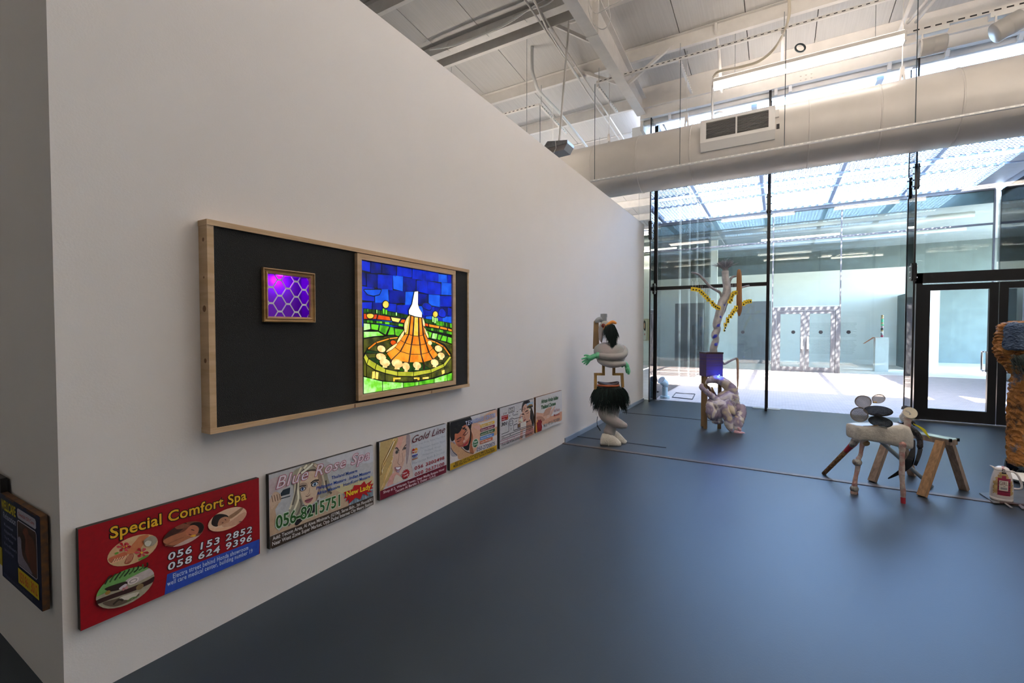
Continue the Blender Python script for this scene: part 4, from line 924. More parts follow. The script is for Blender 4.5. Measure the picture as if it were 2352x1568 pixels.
# openings: purple window and stained glass
wo_ = [hit(580+px/9.225, 590+py/9.225, 0, XP) for px, py in ((215,220),(1308,355),(1300,1390),(205,1372))]
WY0, WY1 = (wo_[0].y+wo_[3].y)/2, (wo_[1].y+wo_[2].y)/2; WZ1, WZ0 = (wo_[0].z+wo_[1].z)/2, (wo_[2].z+wo_[3].z)/2
XG = -2.325
gq = [hit(800+px/4.355, 570+py/4.355, 0, XG) for px, py in ((92,52),(1078,225),(1066,1362),(92,1528))]
GY0, GY1 = (gq[0].y+gq[3].y)/2, (gq[1].y+gq[2].y)/2; GZ1, GZ0 = (gq[0].z+gq[1].z)/2, (gq[2].z+gq[3].z)/2
i0, i1, j0, j1 = PY0+fw, PY1-.02, PZ0+.02, PZ1-.02
f = MB(); xa, xb = XP-.012, XP-.006
f.box(xa, xb, i0, WY0+.01, j0, j1).box(xa, xb, WY0+.01, WY1-.01, j0, WZ0+.01).box(xa, xb, WY0+.01, WY1-.01, WZ1-.01, j1)
f.box(xa, xb, WY1-.01, i1, j0, j1)
f.build('felt_panel', 'felt', lb)
# purple window: moulding, net, lit box behind
mw = .030
for (a, b_, c, d) in (((WY0,WZ0),(WY1,WZ0),(WY1-mw,WZ0+mw),(WY0+mw,WZ0+mw)), ((WY1,WZ0),(WY1,WZ1),(WY1-mw,WZ1-mw),(WY1-mw,WZ0+mw)), ((WY1,WZ1),(WY0,WZ1),(WY0+mw,WZ1-mw),(WY1-mw,WZ1-mw)), ((WY0,WZ1),(WY0,WZ0),(WY0+mw,WZ0+mw),(WY0+mw,WZ1-mw))):
    m_ = MB(); prof = [(0,-.006),(0,.012),(.18,.014),(.25,.006),(.55,.002),(.62,.010),(.85,.008),(1,.002),(1,-.006)]
    def Lp(p, q, t): return (p[0]+(q[0]-p[0])*t, p[1]+(q[1]-p[1])*t)
    for (t0, h0), (t1, h1) in zip(prof, prof[1:]):
        p, q, r, s_ = Lp(a,d,t0), Lp(b_,c,t0), Lp(b_,c,t1), Lp(a,d,t1)
        m_.face([(XP+h0,*p),(XP+h0,*q),(XP+h1,*r),(XP+h1,*s_)])
    m_.build('window_moulding', 'moulding', lb, fix=False)
oy0, oy1, oz0, oz1 = WY0+mw, WY1-mw, WZ0+mw, WZ1-mw
pb = MB(); X0 = XB+.006
pb.face([(X0,oy0,oz0),(X0,oy1,oz0),(X0,oy1,oz1),(X0,oy0,oz1)])
for q in (((oy0,oz0),(oy1,oz0)),((oy1,oz0),(oy1,oz1)),((oy1,oz1),(oy0,oz1)),((oy0,oz1),(oy0,oz0))):
    pb.face([(X0,*q[0]),(X0,*q[1]),(XP-.004,*q[1]),(XP-.004,*q[0])])
bx_ = pb.build('lit_recess', 'purple', lb, fix=False)
pl_ = bpy.data.lights.new('recess_lamp', 'POINT'); pl_.energy = .34; pl_.color = (.42,.03,1.0); pl_.shadow_soft_size = .015
po = bpy.data.objects.new('recess_lamp', pl_); COL.objects.link(po); po.location = (XB+.04, oy0+.10, oz1-.02); par(po, lb)
# expanded net in front of the lit recess
nm_ = MB()
def npt(px, py): q = hit(580+px/9.225, 590+py/9.225, 0, XP-.006); return q.y, q.z
ya, za = npt(575,485); yb, zb_ = npt(925,520); yc_, zc_ = npt(580,820)
sy, sz = abs(yb-ya), abs(za-zc_)/2; half = sy*.11
def clipb(p, q):
    (a, b_), (c, d) = p, q; t0, t1 = 0., 1.
    for v0, dv, lo, hi in ((a, c-a, oy0, oy1), (b_, d-b_, oz0, oz1)):
        if abs(dv) < 1e-9:
            if v0 < lo or v0 > hi: return None
        else:
            ta, tb = (lo-v0)/dv, (hi-v0)/dv
            if ta > tb: ta, tb = tb, ta
            t0, t1 = max(t0,ta), min(t1,tb)
    if t0 >= t1: return None
    return (a+(c-a)*t0, b_+(d-b_)*t0), (a+(c-a)*t1, b_+(d-b_)*t1)
for r in range(-8, 9):
    for c in range(-5, 6):
        cy = ya+c*sy+(sy/2 if r % 2 else 0); cz = za-r*sz
        segs = [((cy-half,cz),(cy+half,cz),.010)]+[((cy+sg*half,cz),(cy+sg*(sy/2-half),cz-sz),.0055) for sg in (1,-1)]
        for p, q, w in segs:
            g_ = clipb(p, q)
            if g_: nm_.bar((XP-.008,*g_[0]), (XP-.008,*g_[1]), .003 if w < .006 else .004, w, up=(0,0,1) if w > .006 else (1,0,0)) if w > .006 else nm_.bar((XP-.008,*g_[0]), (XP-.008,*g_[1]), w, .003, up=(1,0,0))
nm_.build('white_net', 'net_white', lb)
# stained glass: pine frame, dark leading, one piece of glass per colour field
sgf = .036
for a in (((GY0,GZ0),(GY1,GZ0),(GY1-sgf,GZ0+sgf),(GY0+sgf,GZ0+sgf)), ((GY1,GZ0),(GY1,GZ1),(GY1-sgf,GZ1-sgf),(GY1-sgf,GZ0+sgf)), ((GY1,GZ1),(GY0,GZ1),(GY0+sgf,GZ1-sgf),(GY1-sgf,GZ1-sgf)), ((GY0,GZ1),(GY0,GZ0),(GY0+sgf,GZ0+sgf),(GY0+sgf,GZ1-sgf))):
    hz = abs(a[0][1]-a[1][1]) < .01
    MB().prism([(XP-.006,*p) for p in a], (XG-XP+.006+.004,0,0)).build('picture_frame_board', 'pine_h' if hz else 'pine', lb)
XS = XG-.012
sg_ = MB().box(XP-.004, XS, GY0+sgf-.004, GY1-sgf+.004, GZ0+sgf-.004, GZ1-sgf+.004).build('stained_glass', 'lead', lb)
def glow(name, c1, c2, st, sc=14):
    m_ = bpy.data.materials.new(name); MATS[name] = m_; m_.use_nodes = True; n = m_.node_tree; b = n.nodes['Principled BSDF']
    tc = n.nodes.new('ShaderNodeTexCoord'); nz = n.nodes.new('ShaderNodeTexNoise'); nz.inputs['Scale'].default_value = sc; nz.inputs['Detail'].default_value = 4
    r = n.nodes.new('ShaderNodeValToRGB'); r.color_ramp.elements[0].position = .38; r.color_ramp.elements[1].position = .62
    r.color_ramp.elements[0].color = (*c1,1); r.color_ramp.elements[1].color = (*c2,1)
    n.links.new(tc.outputs['Object'], nz.inputs['Vector']); n.links.new(nz.outputs['Fac'], r.inputs[0])
    n.links.new(r.outputs[0], b.inputs['Emission Color']); b.inputs['Emission Strength'].default_value = st; b.inputs['Base Color'].default_value = (.02,.02,.02,1); b.inputs['Roughness'].default_value = .25
GS = .36
glow('g_blue1', (.0,.015,.50), (.0,.03,.95), GS*1.1); glow('g_blue2', (.0,.10,.95), (.01,.18,1.3), GS*1.1); glow('g_blue3', (.0,.005,.16), (.0,.012,.5), GS)
glow('g_green', (.05,.35,.005), (.22,.95,.03), GS*1.2); glow('g_lime', (.25,.95,.04), (.75,1.5,.5), GS*1.2, 20); glow('g_dark', (.01,.05,.004), (.03,.16,.01), GS); glow('g_olive', (.035,.04,.002), (.16,.17,.01), GS, 20)
glow('g_rim', (.45,.50,.02), (.75,.75,.06), GS*1.2); glow('g_yellow', (1.2,.75,.05), (1.6,1.1,.25), GS*1.2); glow('g_orange', (1.1,.28,.005), (1.4,.50,.03), GS*1.2); glow('g_red', (.8,.04,.0), (1.1,.16,.0), GS*1.2)
glow('g_white', (1.3,1.25,1.1), (1.7,1.7,1.6), GS*1.25); glow('g_cream', (1.4,.75,.25), (1.7,1.25,.55), GS*1.2, 25); glow('g_brown', (.03,.012,.008), (.10,.04,.03), GS)
def sg(px, py): q = hit(800+px/4.355, 570+py/4.355, 0, XS); return (q.y, q.z)
SY0, SY1, SZ0, SZ1 = GY0+sgf, GY1-sgf, GZ0+sgf, GZ1-sgf
def inset(q, d):
    k = len(q); ar = sum(q[i][0]*q[(i+1)%k][1]-q[(i+1)%k][0]*q[i][1] for i in range(k)); s = 1 if ar > 0 else -1; out = []
    for i in range(k):
        a, b, c = q[i-1], q[i], q[(i+1)%k]
        def nrm(p, r): L = math.hypot(r[0]-p[0], r[1]-p[1]) or 1e-9; return (-(r[1]-p[1])/L*s, (r[0]-p[0])/L*s)
        n1, n2 = nrm(a,b), nrm(b,c); bx = (n1[0]+n2[0], n1[1]+n2[1]); L = 1+n1[0]*n2[0]+n1[1]*n2[1]
        L = max(L, .5); out.append((b[0]+bx[0]/L*d, b[1]+bx[1]/L*d))
    return out
lay_ = 0
def clampq(p): return (min(max(p[0],SY0+.001),SY1-.001), min(max(p[1],SZ0+.001),SZ1-.001))
def piece(pts, m_, d=.0034, sm=False, level=1, plane=False, under=None):
    q = pts if plane else [sg(*p) for p in pts]
    if sm: q = closed(q, 3)
    q = [clampq(p) for p in q]
    if under is not None:
        u = [clampq(p) for p in inset(q, -under)]
        MB().prism([(XS, *p) for p in u], (.0009*level,0,0)).build('lead_line', 'lead', sg_)
    q = inset(q, d)
    MB().prism([(XS, *p) for p in q], (.0009*level+.0004,0,0)).build('glass_piece', m_, sg_)
# blue sky courses
rd = random.Random(11)
zr = [SZ1-.0] + [sg(152,y)[1] for y in (188,300,410,505,604)]
hz_l, hz_r = sg(152,604)[1], sg(1042,752)[1]
rows = [SZ1, SZ1-.075, SZ1-.175, SZ1-.27, SZ1-.345, SZ1-.435, min(hz_l,hz_r)-.005]
for i in range(len(rows)-1):
    y = SY0; first = True
    while y < SY1-.01:
        w = rd.uniform(.09,.17) if not first else rd.uniform(.05,.13); first = False
        y2 = min(y+w, SY1)
        if SY1-y2 < .04: y2 = SY1
        j = lambda: rd.uniform(-.008,.008)
        q = [(y+j()*.5,rows[i+1]+j()),(y2+j()*.5,rows[i+1]+j()),(y2+j()*.5,rows[i]+j()),(y+j()*.5,rows[i]+j())]
        piece(q, rd.choice(['g_blue1','g_blue1','g_blue2','g_blue2','g_blue3','g_blue1']), .0034, plane=True)
        y = y2
for c_ in ([(152,418),(190,465),(250,480),(310,465),(330,420),(325,410),(160,410)],): piece(c_, 'g_blue2', level=2, under=.003)
for c_ in ([(735,575),(770,540),(830,575),(820,620),(770,610)],[(905,620),(940,600),(975,640),(965,690),(905,680)]): piece(c_, 'g_blue1', level=2, under=.003, sm=True)
# hedges and flower strip
def strip(top, bot, n, mats, lv, seed=1, dd=.0024):
    r = random.Random(seed)
    cut = sorted([0,1]+[(i+r.uniform(-.25,.25))/n for i in range(1,n)])
    def L(c, t):
        t *= len(c)-1; i = min(int(t), len(c)-2); f_ = t-i; return (c[i][0]+(c[i+1][0]-c[i][0])*f_, c[i][1]+(c[i+1][1]-c[i][1])*f_)
    for a, b_ in zip(cut, cut[1:]):
        piece([L(top,a), L(top,b_), L(bot,b_), L(bot,a)], r.choice(mats), dd, level=lv, under=.002)
strip([(150,603),(380,625),(600,668)], [(150,650),(380,672),(600,705)], 11, ['g_dark','g_dark','g_green','g_dark'], 2, 3)
strip([(740,700),(900,725),(1044,752)], [(740,748),(900,775),(1044,800)], 9, ['g_dark','g_green','g_dark'], 2, 4)
piece([(150,650),(290,660),(278,710),(150,710)], 'g_red', level=3, under=.003); piece([(296,662),(412,682),(425,727),(282,712)], 'g_red', level=3, under=.003)
piece([(420,684),(525,702),(500,745),(436,730)], 'g_yellow', level=3, under=.003); piece([(532,706),(575,712),(570,752),(512,744)], 'g_red', level=3, under=.003)
piece([(180,660),(215,650),(250,662),(245,695),(212,706),(185,692)], 'g_yellow', sm=True, level=4, under=.003)
piece([(755,745),(795,752),(802,785),(757,778)], 'g_red', level=3, under=.003); piece([(800,754),(910,776),(905,804),(806,787)], 'g_orange', level=3, under=.003); piece([(916,778),(985,795),(990,822),(912,806)], 'g_orange', level=3, under=.003); piece([(990,797),(1044,810),(1044,836),(996,825)], 'g_orange', level=3, under=.003)
strip([(150,712),(330,728),(580,760)], [(150,744),(330,755),(580,790)], 12, ['g_dark','g_green','g_green'], 2, 5); strip([(755,782),(900,808),(1044,838)], [(755,812),(900,838),(1044,868)], 9, ['g_green','g_dark'], 2, 6)
# lawn
for q in ([(150,746),(216,752),(222,812),(150,826)],[(222,752),(306,762),(296,824),(226,813)],[(312,762),(412,780),(372,868),(302,828)],[(418,782),(456,792),(462,868),(388,870)],[(460,796),(560,815),(500,884),(466,870)],[(760,815),(800,826),(800,892),(765,880)],[(802,828),(838,842),(822,902),(800,894)],[(842,844),(892,852),(882,912),(828,903)],[(896,856),(938,866),(914,922),(887,913)],[(942,868),(988,880),(977,937),(918,923)],[(992,882),(1044,892),(1042,958),(984,940)]):
    piece(q, rd.choice(['g_green','g_lime','g_green']), level=2, under=.002)
piece([(150,830),(296,830),(356,872),(250,884),(150,900)], 'g_lime', level=2, under=.002)
piece([(150,904),(260,886),(420,880),(300,930),(200,990),(150,1060)], 'g_olive', level=2, under=.002); piece([(420,880),(560,882),(520,905),(320,925)], 'g_dark', level=2, under=.002)
piece([(840,905),(1044,960),(1044,1240),(1010,1240),(1030,1060),(960,960)], 'g_olive', level=2, under=.002)
# basin
inn = [(168,1050),(200,1102),(280,1152),(370,1206),(490,1230),(650,1232),(822,1207),(950,1152),(1012,1075)]
out = [(148,1090),(180,1162),(262,1216),(366,1252),(490,1280),(650,1282),(826,1247),(957,1188),(1030,1090)]
bac = [(1012,1075),(990,1010),(920,950),(800,905),(640,880),(480,885),(340,910),(240,955),(180,1020)]
low = [(148,1276),(180,1290),(262,1312),(366,1330),(490,1338),(650,1334),(826,1302),(957,1262),(1044,1232)]
ctr = (590,1060)
pol = inn[:-1]+bac
for a, b_ in zip(pol, pol[1:]+pol[:1]): piece([a, b_, ctr], rd.choice(['g_olive','g_olive','g_dark']), level=2)
for i in range(8): piece([inn[i],inn[i+1],out[i+1],out[i]], 'g_rim', level=4, under=.003)
for i in range(8): piece([out[i],out[i+1],low[i+1],low[i]], 'g_olive', level=3, under=.002)
for q in ([(236,1232),(262,1228),(264,1300),(232,1306)],[(272,1234),(298,1240),(292,1310),(268,1306)],[(445,1292),(520,1292),(518,1310),(462,1312),(460,1332),(446,1332)],[(652,1292),(708,1290),(708,1318),(690,1320),(688,1306),(652,1308)],[(740,1290),(800,1284),(800,1304),(740,1310)],[(930,1222),(958,1214),(960,1250),(934,1262)]): piece(q, 'g_yellow', .0008, level=5)
for a, b_, c, d in (((192,1000),(268,938),(276,952),(202,1012)),((276,936),(400,898),(404,912),(282,950)),((408,896),(490,886),(490,900),(410,910)),((788,906),(870,932),(866,946),(788,920)),((876,934),(950,976),(944,988),(870,948)),((956,980),(1018,1070),(1008,1074),(948,992))): piece([a,b_,c,d], 'g_orange', .001, level=4, under=.002)
gx = [(148,1470),(340,1436),(548,1405),(665,1388),(700,1384),(857,1360),(985,1342),(1042,1334)]
gt = [(148,1280),(340,1328),(548,1340),(665,1336),(700,1330),(857,1300),(985,1258),(1042,1240)]
for i in range(7): piece([gt[i],gt[i+1],gx[i+1],gx[i]], ['g_lime','g_lime','g_green','g_lime','g_green','g_lime','g_green'][i], level=3, under=.002)
# fountain cone: glass panels between brown ribs
E = [[(603,668),(560,860),(510,915),(455,985),(378,1050)],[(618,672),(598,860),(560,945),(515,1030),(425,1118)],[(652,685),(640,875),(625,965),(612,1060),(600,1142)],[(697,692),(700,878),(712,968),(722,1060),(745,1142)],[(728,696),(745,868),(772,955),(800,1040),(842,1112)],[(738,700),(762,850),(800,930),(840,1000),(893,1065)]]
piece([E[0][i] for i in range(5)]+[E[j][4] for j in range(1,5)]+[E[5][i] for i in range(4,-1,-1)], 'lead', 0, level=5)
for c in range(5):
    for r in range(4): piece([E[c][r],E[c+1][r],E[c+1][r+1],E[c][r+1]], rd.choice(['g_orange','g_orange','g_yellow']) if r < 3 else 'g_orange', .0024, level=6)
for c in range(1,5):
    q = E[c]+([(420,1140)] if c == 1 else [(755,1165),(750,1208)] if c == 3 else [(895,1118)] if c == 4 else [(596,1152)])
    for a, b_ in zip(q, q[1:]): piece([(a[0]-6,a[1]),(a[0]+6,a[1]),(b_[0]+8,b_[1]),(b_[0]-8,b_[1])], 'g_brown', .0002, level=7)
for q in ([(592,680),(556,750),(556,828),(575,838),(600,700)],[(552,820),(502,890),(478,945),(500,935),(545,870)],[(475,950),(385,1015),(378,1040),(440,1005),(478,968)],[(736,690),(758,745),(758,778),(742,770)],[(755,792),(794,868),(792,900),(766,850)]): piece(q, 'g_cream', .001, sm=True, level=7, under=.003)
piece([(655,434),(691,429),(689,560),(702,602),(730,645),(727,692),(662,682),(600,660),(598,622),(630,562),(642,500)], 'g_white', .001, level=8, under=.004)
for cx, cy, rx, ry, st in ((325,1005,42,36,0),(322,1085,52,38,0),(360,1142,54,40,1),(483,1150,58,46,1),(572,1180,38,42,1),(682,1170,42,36,1),(858,1142,40,36,1),(896,1003,38,34,0),(924,1072,36,32,1),(446,945,30,26,0),(810,945,22,24,0)):
    k_ = 10; piece([(cx+rx*math.cos(2*math.pi*i/k_), cy+ry*math.sin(2*math.pi*i/k_)+rx*.16*math.cos(2*math.pi*i/k_)) for i in range(k_)], 'g_cream' if cx != 446 else 'g_red', .001, level=6, under=.0035)
    if st: piece([(cx-rx*.4,cy+ry*.7),(cx+rx*.45,cy+ry*.75),(cx+rx*.4,cy+ry*1.35),(cx-rx*.4,cy+ry*1.3)], 'g_cream', .001, level=7)
for cx, cy, rx, ry in ((370,562,30,36),(866,660,24,30)):
    piece([(cx+rx*math.cos(2*math.pi*i/12), cy+ry*math.sin(2*math.pi*i/12)) for i in range(12)], 'g_yellow', .001, level=5, under=.005)
for x, y, w, h in ((340,600,20,58),(366,612,20,52),(835,680,16,60),(856,690,18,62),(878,694,14,40),(186,604,10,36),(276,612,10,40),(940,735,12,40),(975,745,10,40),(470,640,14,36)): piece([(x,y),(x+w,y+3),(x+w,y+h),(x,y+h-3)], rd.choice(['g_green','g_lime']), .001, level=4, under=.002)
# ================================================================== sculptures
FH = Vector((FWD.x, FWD.y, 0)).normalized()
class View:
    """places points seen in a crop (ox, oy, scale) at a forward distance dep, plus off metres away from the viewer"""
    def __init__(s, crop, dep, hs=1.): s.c = crop; s.d = dep; s.hs = hs
    def __call__(s, x, y, off=0.): return EYE + ray(s.c[0]+x/s.c[2], s.c[1]+y/s.c[2])*(s.d/FPX) + FH*off
    def m(s, r): return r/s.c[2]*s.d/FPX*s.hs
def rtube(mb, V, pts, per=5, n=12, rough=0., seed=0, ends=True, flat=1.):
    """rounded tube through (x, y, off, r) with r in crop pixels"""
    q = spline([tuple(map(float, p)) for p in pts], per); rd = random.Random(seed)
    P = [V(x,y,o) for x,y,o,r in q]; R = [max(V.m(r),.002)*(1+rd.uniform(-rough,rough)) for x,y,o,r in q]
    if ends:
        for a, b in ((0,1),(-1,-2)):
            d = (P[a]-P[b]).normalized(); p0 = P[a]; r0 = R[a]; ext = [(p0+d*r0*.5, r0*.82), (p0+d*r0*.8, r0*.5), (p0+d*r0*.92, r0*.12)]
            if a == 0: P = [e[0] for e in reversed(ext)]+P; R = [e[1] for e in reversed(ext)]+R
            else: P += [e[0] for e in ext]; R += [e[1] for e in ext]
    mb.tube(P, R, n, flat=flat); return mb
def loft(mb, V, secs, n=16, e=.7):
    """closed body from sections (x, top, bottom, half depth in m, off)"""
    rings = []
    for x, t, b, hd, off in secs:
        r = []
        for j in range(n):
            a = 2*math.pi*j/n; c, s_ = math.cos(a), math.sin(a)
            c = math.copysign(abs(c)**e, c); s_ = math.copysign(abs(s_)**e, s_)
            r.append(V(x, (t+b)/2-(b-t)/2*s_, off+hd*c))
        rings.append(r)
    vs = [v for r in rings for v in r]; k = len(rings)
    fs = [(i*n+j, i*n+(j+1)%n, (i+1)*n+(j+1)%n, (i+1)*n+j) for i in range(k-1) for j in range(n)]+[tuple(range(n)), tuple((k-1)*n+j for j in range(n-1,-1,-1))]
    return mb.add(vs, fs)
def fur(mb, roots, length, width, g=.5, seg=4, seed=0, cols=None):
    rd = random.Random(seed)
    for p, d in roots:
        p = Vector(p); d = Vector(d).normalized(); L = length*rd.uniform(.6,1.25); st = L/seg; pts = [p]
        if cols: mb.col = rd.choice(cols)
        for k in range(seg):
            d = (d+Vector((rd.uniform(-.2,.2),rd.uniform(-.2,.2),-g+rd.uniform(-.15,.15)))*(.35)).normalized(); p = p+d*st; pts.append(p)
        w = width*rd.uniform(.7,1.3); mb.tube(pts, [w*(1-.8*i/seg) for i in range(seg+1)], 3)
    return mb
mat('sock_grey', (.36,.375,.35), .85, noise=.15, scale=6, col2=(.45,.40,.40), bump=.2, bscale=90)
mat('glove_green', (.12,.52,.27), .45, noise=.12, scale=14)
mat('pvc_grey', (.28,.31,.34), .35); mat('wood_brown', (.30,.19,.09), .6, noise=.25, scale=7, stretch=(1,1,.2))
mat('wood_ochre', (.46,.27,.08), .5, noise=.2, scale=9, stretch=(4,4,1)); mat('beak_orange', (.85,.33,.06), .5, noise=.1, scale=20)
mat('fur_dark', rough=.8, attr=True); mat('eye_red', (.18,.02,.015), .25); mat('shine_black', (.006,.006,.007), .15)
mat('boot_white', (.76,.72,.63), .8, noise=.08, scale=12, bump=.4, bscale=60); mat('rim_brown', (.05,.022,.018), .5, noise=.2, scale=9); mat('rim_orange', (.50,.12,.04), .45, noise=.2, scale=15)
# ---- bird-headed figure
dz = lambda px, py: (Vector(hit(px, py, 2, 0))-EYE).dot(FWD)
VD = 5.98
A = View((1320,710,9.8), VD); Bv = View((1320,850,8.714), VD)
base = hit(1405,1012,2,0); base.z = 0
du = thing('bird_figure', base, 'standing soft figure with a bird head, green rubber gloves, black fur skirt and white boots', 'sculpture')
b = MB(); k = []
for i in range(13): an = math.pi*i/12; k.append(A(522-50*math.cos(an), 290-50*math.sin(an), .10))
b.prism([A(452,900,.10)]+k+[A(585,900,.10)], FH*.05); b.build('neck_board', 'wood_brown', du)
b = MB(); rtube(b, A, [(540,300,.1,55),(545,255,.1,58),(600,225,.1,60),(680,255,.1,62)], ends=False, n=18); b.cyl(A(690,290,.1), A(690,125,.1), A.m(68), n=22); b.cyl(A(690,175,.1), A(690,100,.1), A.m(76), n=22)
b.build('drain_pipe', 'pvc_grey', du, smooth=False)
hd = MB(); rtube(hd, A, [(760,380,.0,90),(680,380,.0,118),(615,450,.0,82),(595,560,.0,58),(592,660,.0,46),(602,735,.0,16)], n=16); h = hd.build('head', 'sock_grey', du, smooth=True)
c = A(626,370,-.055); MB().lathe([(.001,0),(A.m(46),0),(A.m(46),.008),(A.m(32),.018),(A.m(18),.02),(.001,.02)], c, 20, (-FH).to_track_quat('Z','Y').to_matrix()).build('eye', 'eye_red', h)
MB().ell(c-FH*.02, A.m(16), A.m(16), A.m(16), 10, 7).build('pupil', 'shine_black', h, smooth=True); MB().ell(c-FH*.03+RGT*.004, A.m(6), A.m(6), A.m(6), 8, 6).build('glint', 'net_white', h)
bk = MB(); rtube(bk, A, [(635,450,-.05,14),(672,392,-.075,26),(740,330,-.09,36),(810,292,-.11,38),(868,312,-.13,30)], n=12); bk.build('beak', 'beak_orange', du, smooth=True)
FD = [(.004,.011,.010),(.006,.018,.016),(.010,.030,.027),(.015,.045,.040),(.003,.006,.006)]
bd_ = MB(); bd_.col = FD[0]; rtube(bd_, A, [(790,390,-.09,70),(755,480,-.09,105),(765,580,-.08,100),(790,680,-.07,75),(820,760,-.06,36)], n=12)
rd = random.Random(3); roots = []
for i in range(1500):
    t = rd.random(); y = 345+t*390; hw = (60+70*math.sin(math.pi*min(1,t*1.1+.15)))*(1-.25*t); x = 765+45*t+rd.uniform(-1,1)*hw
    roots.append((A(x,y,-.15+.09*abs(x-775)/130), (RGT*(x-775)/130*.5-FH*.35+Vector((0,0,-.5)))))
fur(bd_, roots, .10, .0024, .9, 4, 5, FD); bd_.build('beard', 'fur_dark', du, colors=True)['kind'] = 'stuff'
to = MB(); loft(to, A, [(452,885,1010,.05,.03),(475,840,1080,.10,.02),(540,785,1190,.15,.01),(650,748,1265,.19,0),(790,735,1292,.20,0),(920,750,1280,.19,0),(1030,782,1240,.16,0),(1100,820,1160,.11,.01),(1130,880,1050,.05,.02)], 22, .85)
to.build('torso', 'sock_grey', du, smooth=True)
ar = MB(); rtube(ar, A, [(1060,850,-.02,60),(1105,920,-.08,64),(1040,1010,-.15,72),(900,1045,-.19,74),(740,1050,-.19,72),(600,1035,-.15,66),(525,1020,-.10,58)], n=16); ar.build('arm', 'sock_grey', du, smooth=True)
ar = MB(); rtube(ar, A, [(540,1140,-.06,60),(620,1185,-.13,74),(760,1215,-.17,78),(900,1212,-.17,74),(1010,1200,-.14,62),(1085,1205,-.10,46)], n=16); ar.build('arm', 'sock_grey', du, smooth=True)
def glove(parts, cuff, V):
    g = MB()
    for p in parts: rtube(g, V, p, n=10)
    o = g.build('rubber_glove', 'glove_green', du, smooth=True)
    rm = MB(); rtube(rm, V, cuff, n=16, ends=False); rm.build('cuff', mat('cuff_green', (.20,.62,.36), .45), o, smooth=True)
glove([[(500,1025,-.10,62),(400,1050,-.1,58),(330,1085,-.1,62),(275,1090,-.1,62)],
       [(300,1050,-.1,26),(240,1025,-.1,22),(190,1030,-.1,16)],[(280,1060,-.1,26),(200,1085,-.12,22),(130,1102,-.13,16)],[(270,1095,-.1,26),(190,1145,-.12,22),(140,1172,-.13,16)],[(290,1115,-.1,26),(220,1180,-.11,21),(178,1210,-.12,15)],[(320,1120,-.1,26),(265,1200,-.1,21),(230,1235,-.1,15)]],
      [(520,1022,-.10,66),(490,1026,-.1,72),(455,1034,-.1,66)], A)
glove([[(1090,1205,-.1,44),(1130,1260,-.1,50),(1140,1310,-.1,48)],[(1160,1290,-.12,20),(1175,1350,-.13,18),(1182,1400,-.13,12)],[(1145,1310,-.13,20),(1160,1380,-.14,17),(1168,1432,-.14,12)],[(1125,1320,-.12,20),(1135,1390,-.13,17),(1148,1440,-.13,12)],[(1110,1310,-.1,19),(1115,1370,-.1,16),(1125,1415,-.1,12)],[(1070,1250,-.08,22),(1040,1280,-.08,18),(1012,1272,-.08,12)]],
      [(1065,1192,-.1,50),(1090,1212,-.1,54),(1120,1240,-.1,50)], A)
for pts in (((574,-120),(574,78),(414,78),(414,380)), ((783,-120),(783,78),(945,78),(960,340))):
    for (x0,y0),(x1,y1) in zip(pts, pts[1:]):
        ex = 24 if abs(y0-y1) < 5 else 0; sgn = 1 if x1 > x0 else -1
        MB().bar(Bv(x0-ex*sgn,y0,.0), Bv(x1+ex*sgn,y1,.0), Bv.m(46) if ex == 0 else .05, Bv.m(46) if ex else .05, up=(0,0,1) if ex else FH).build('zigzag_post', 'wood_ochre', du)
rm = MB(); k = 28; ring = []
for i in range(k+1):
    an = 2*math.pi*i/k; cx, cy = math.cos(an), math.sin(an)
    ring.append(Bv(672+195*cx, 262+(14 if cy > 0 else 0)*cy, .085*-cy) + Vector((0,0,.012*math.cos(2*an))))
rm.tube(ring, .016, 8, caps=False); rm.build('basket_rim', 'rim_brown', du, smooth=True)
MB().face(ring[:-1]).build('basket_floor', 'rim_brown', du)
fr = [Bv(672+205*math.cos(an), 300-2*math.sin(an), -.092*math.sin(an)) for an in [math.pi*i/14 for i in range(15)]]
MB().tube(fr, .016, 8).build('basket_lip', 'rim_orange', du, smooth=True)
sk = MB(); sk.col = FD[0]; rtube(sk, Bv, [(690,335,.0,225),(695,400,0,270),(700,520,0,280),(690,630,0,225)], n=18, flat=.62, ends=False); roots = []
for i in range(2600):
    an = rd.uniform(0, 2*math.pi); t = rd.random(); r = (215+60*math.sin(math.pi*min(1,t+.2)))*rd.uniform(.88,1.04)
    roots.append((Bv(705+r*math.cos(an), 335+t*310, -.15*math.sin(an)*r/250), RGT*math.cos(an)*1.0-FH*math.sin(an)*.8+Vector((0,0,-.25))))
fur(sk, roots, .15, .0026, 1.3, 5, 9, FD); sk.build('fur_skirt', 'fur_dark', du, colors=True)['kind'] = 'stuff'
lg = MB(); rtube(lg, Bv, [(620,640,.0,165),(590,760,-.02,145),(610,890,-.05,125),(740,985,-.09,112),(870,1045,-.11,92),(950,1070,-.11,66)], n=18); lg.build('crossed_leg', 'sock_grey', du, smooth=True)
lg = MB(); rtube(lg, Bv, [(790,640,.05,140),(800,780,.05,118),(790,900,.04,112),(760,1040,.0,110),(720,1140,-.02,108),(690,1230,-.02,120)], n=18); lg.build('standing_leg', 'sock_grey', du, smooth=True)
def boot(secs): 
    o = loft(MB(), Bv, secs, 16, .75).build('boot', 'boot_white', du, smooth=True); return o
bt1 = boot([(500,1410,1468,.03,-.05),(515,1330,1475,.055,-.05),(545,1255,1480,.065,-.05),(640,1240,1488,.07,-.05),(730,1265,1495,.07,-.055),(790,1310,1500,.068,-.06),(850,1360,1502,.06,-.06),(890,1405,1490,.04,-.06),(905,1435,1470,.015,-.06)])
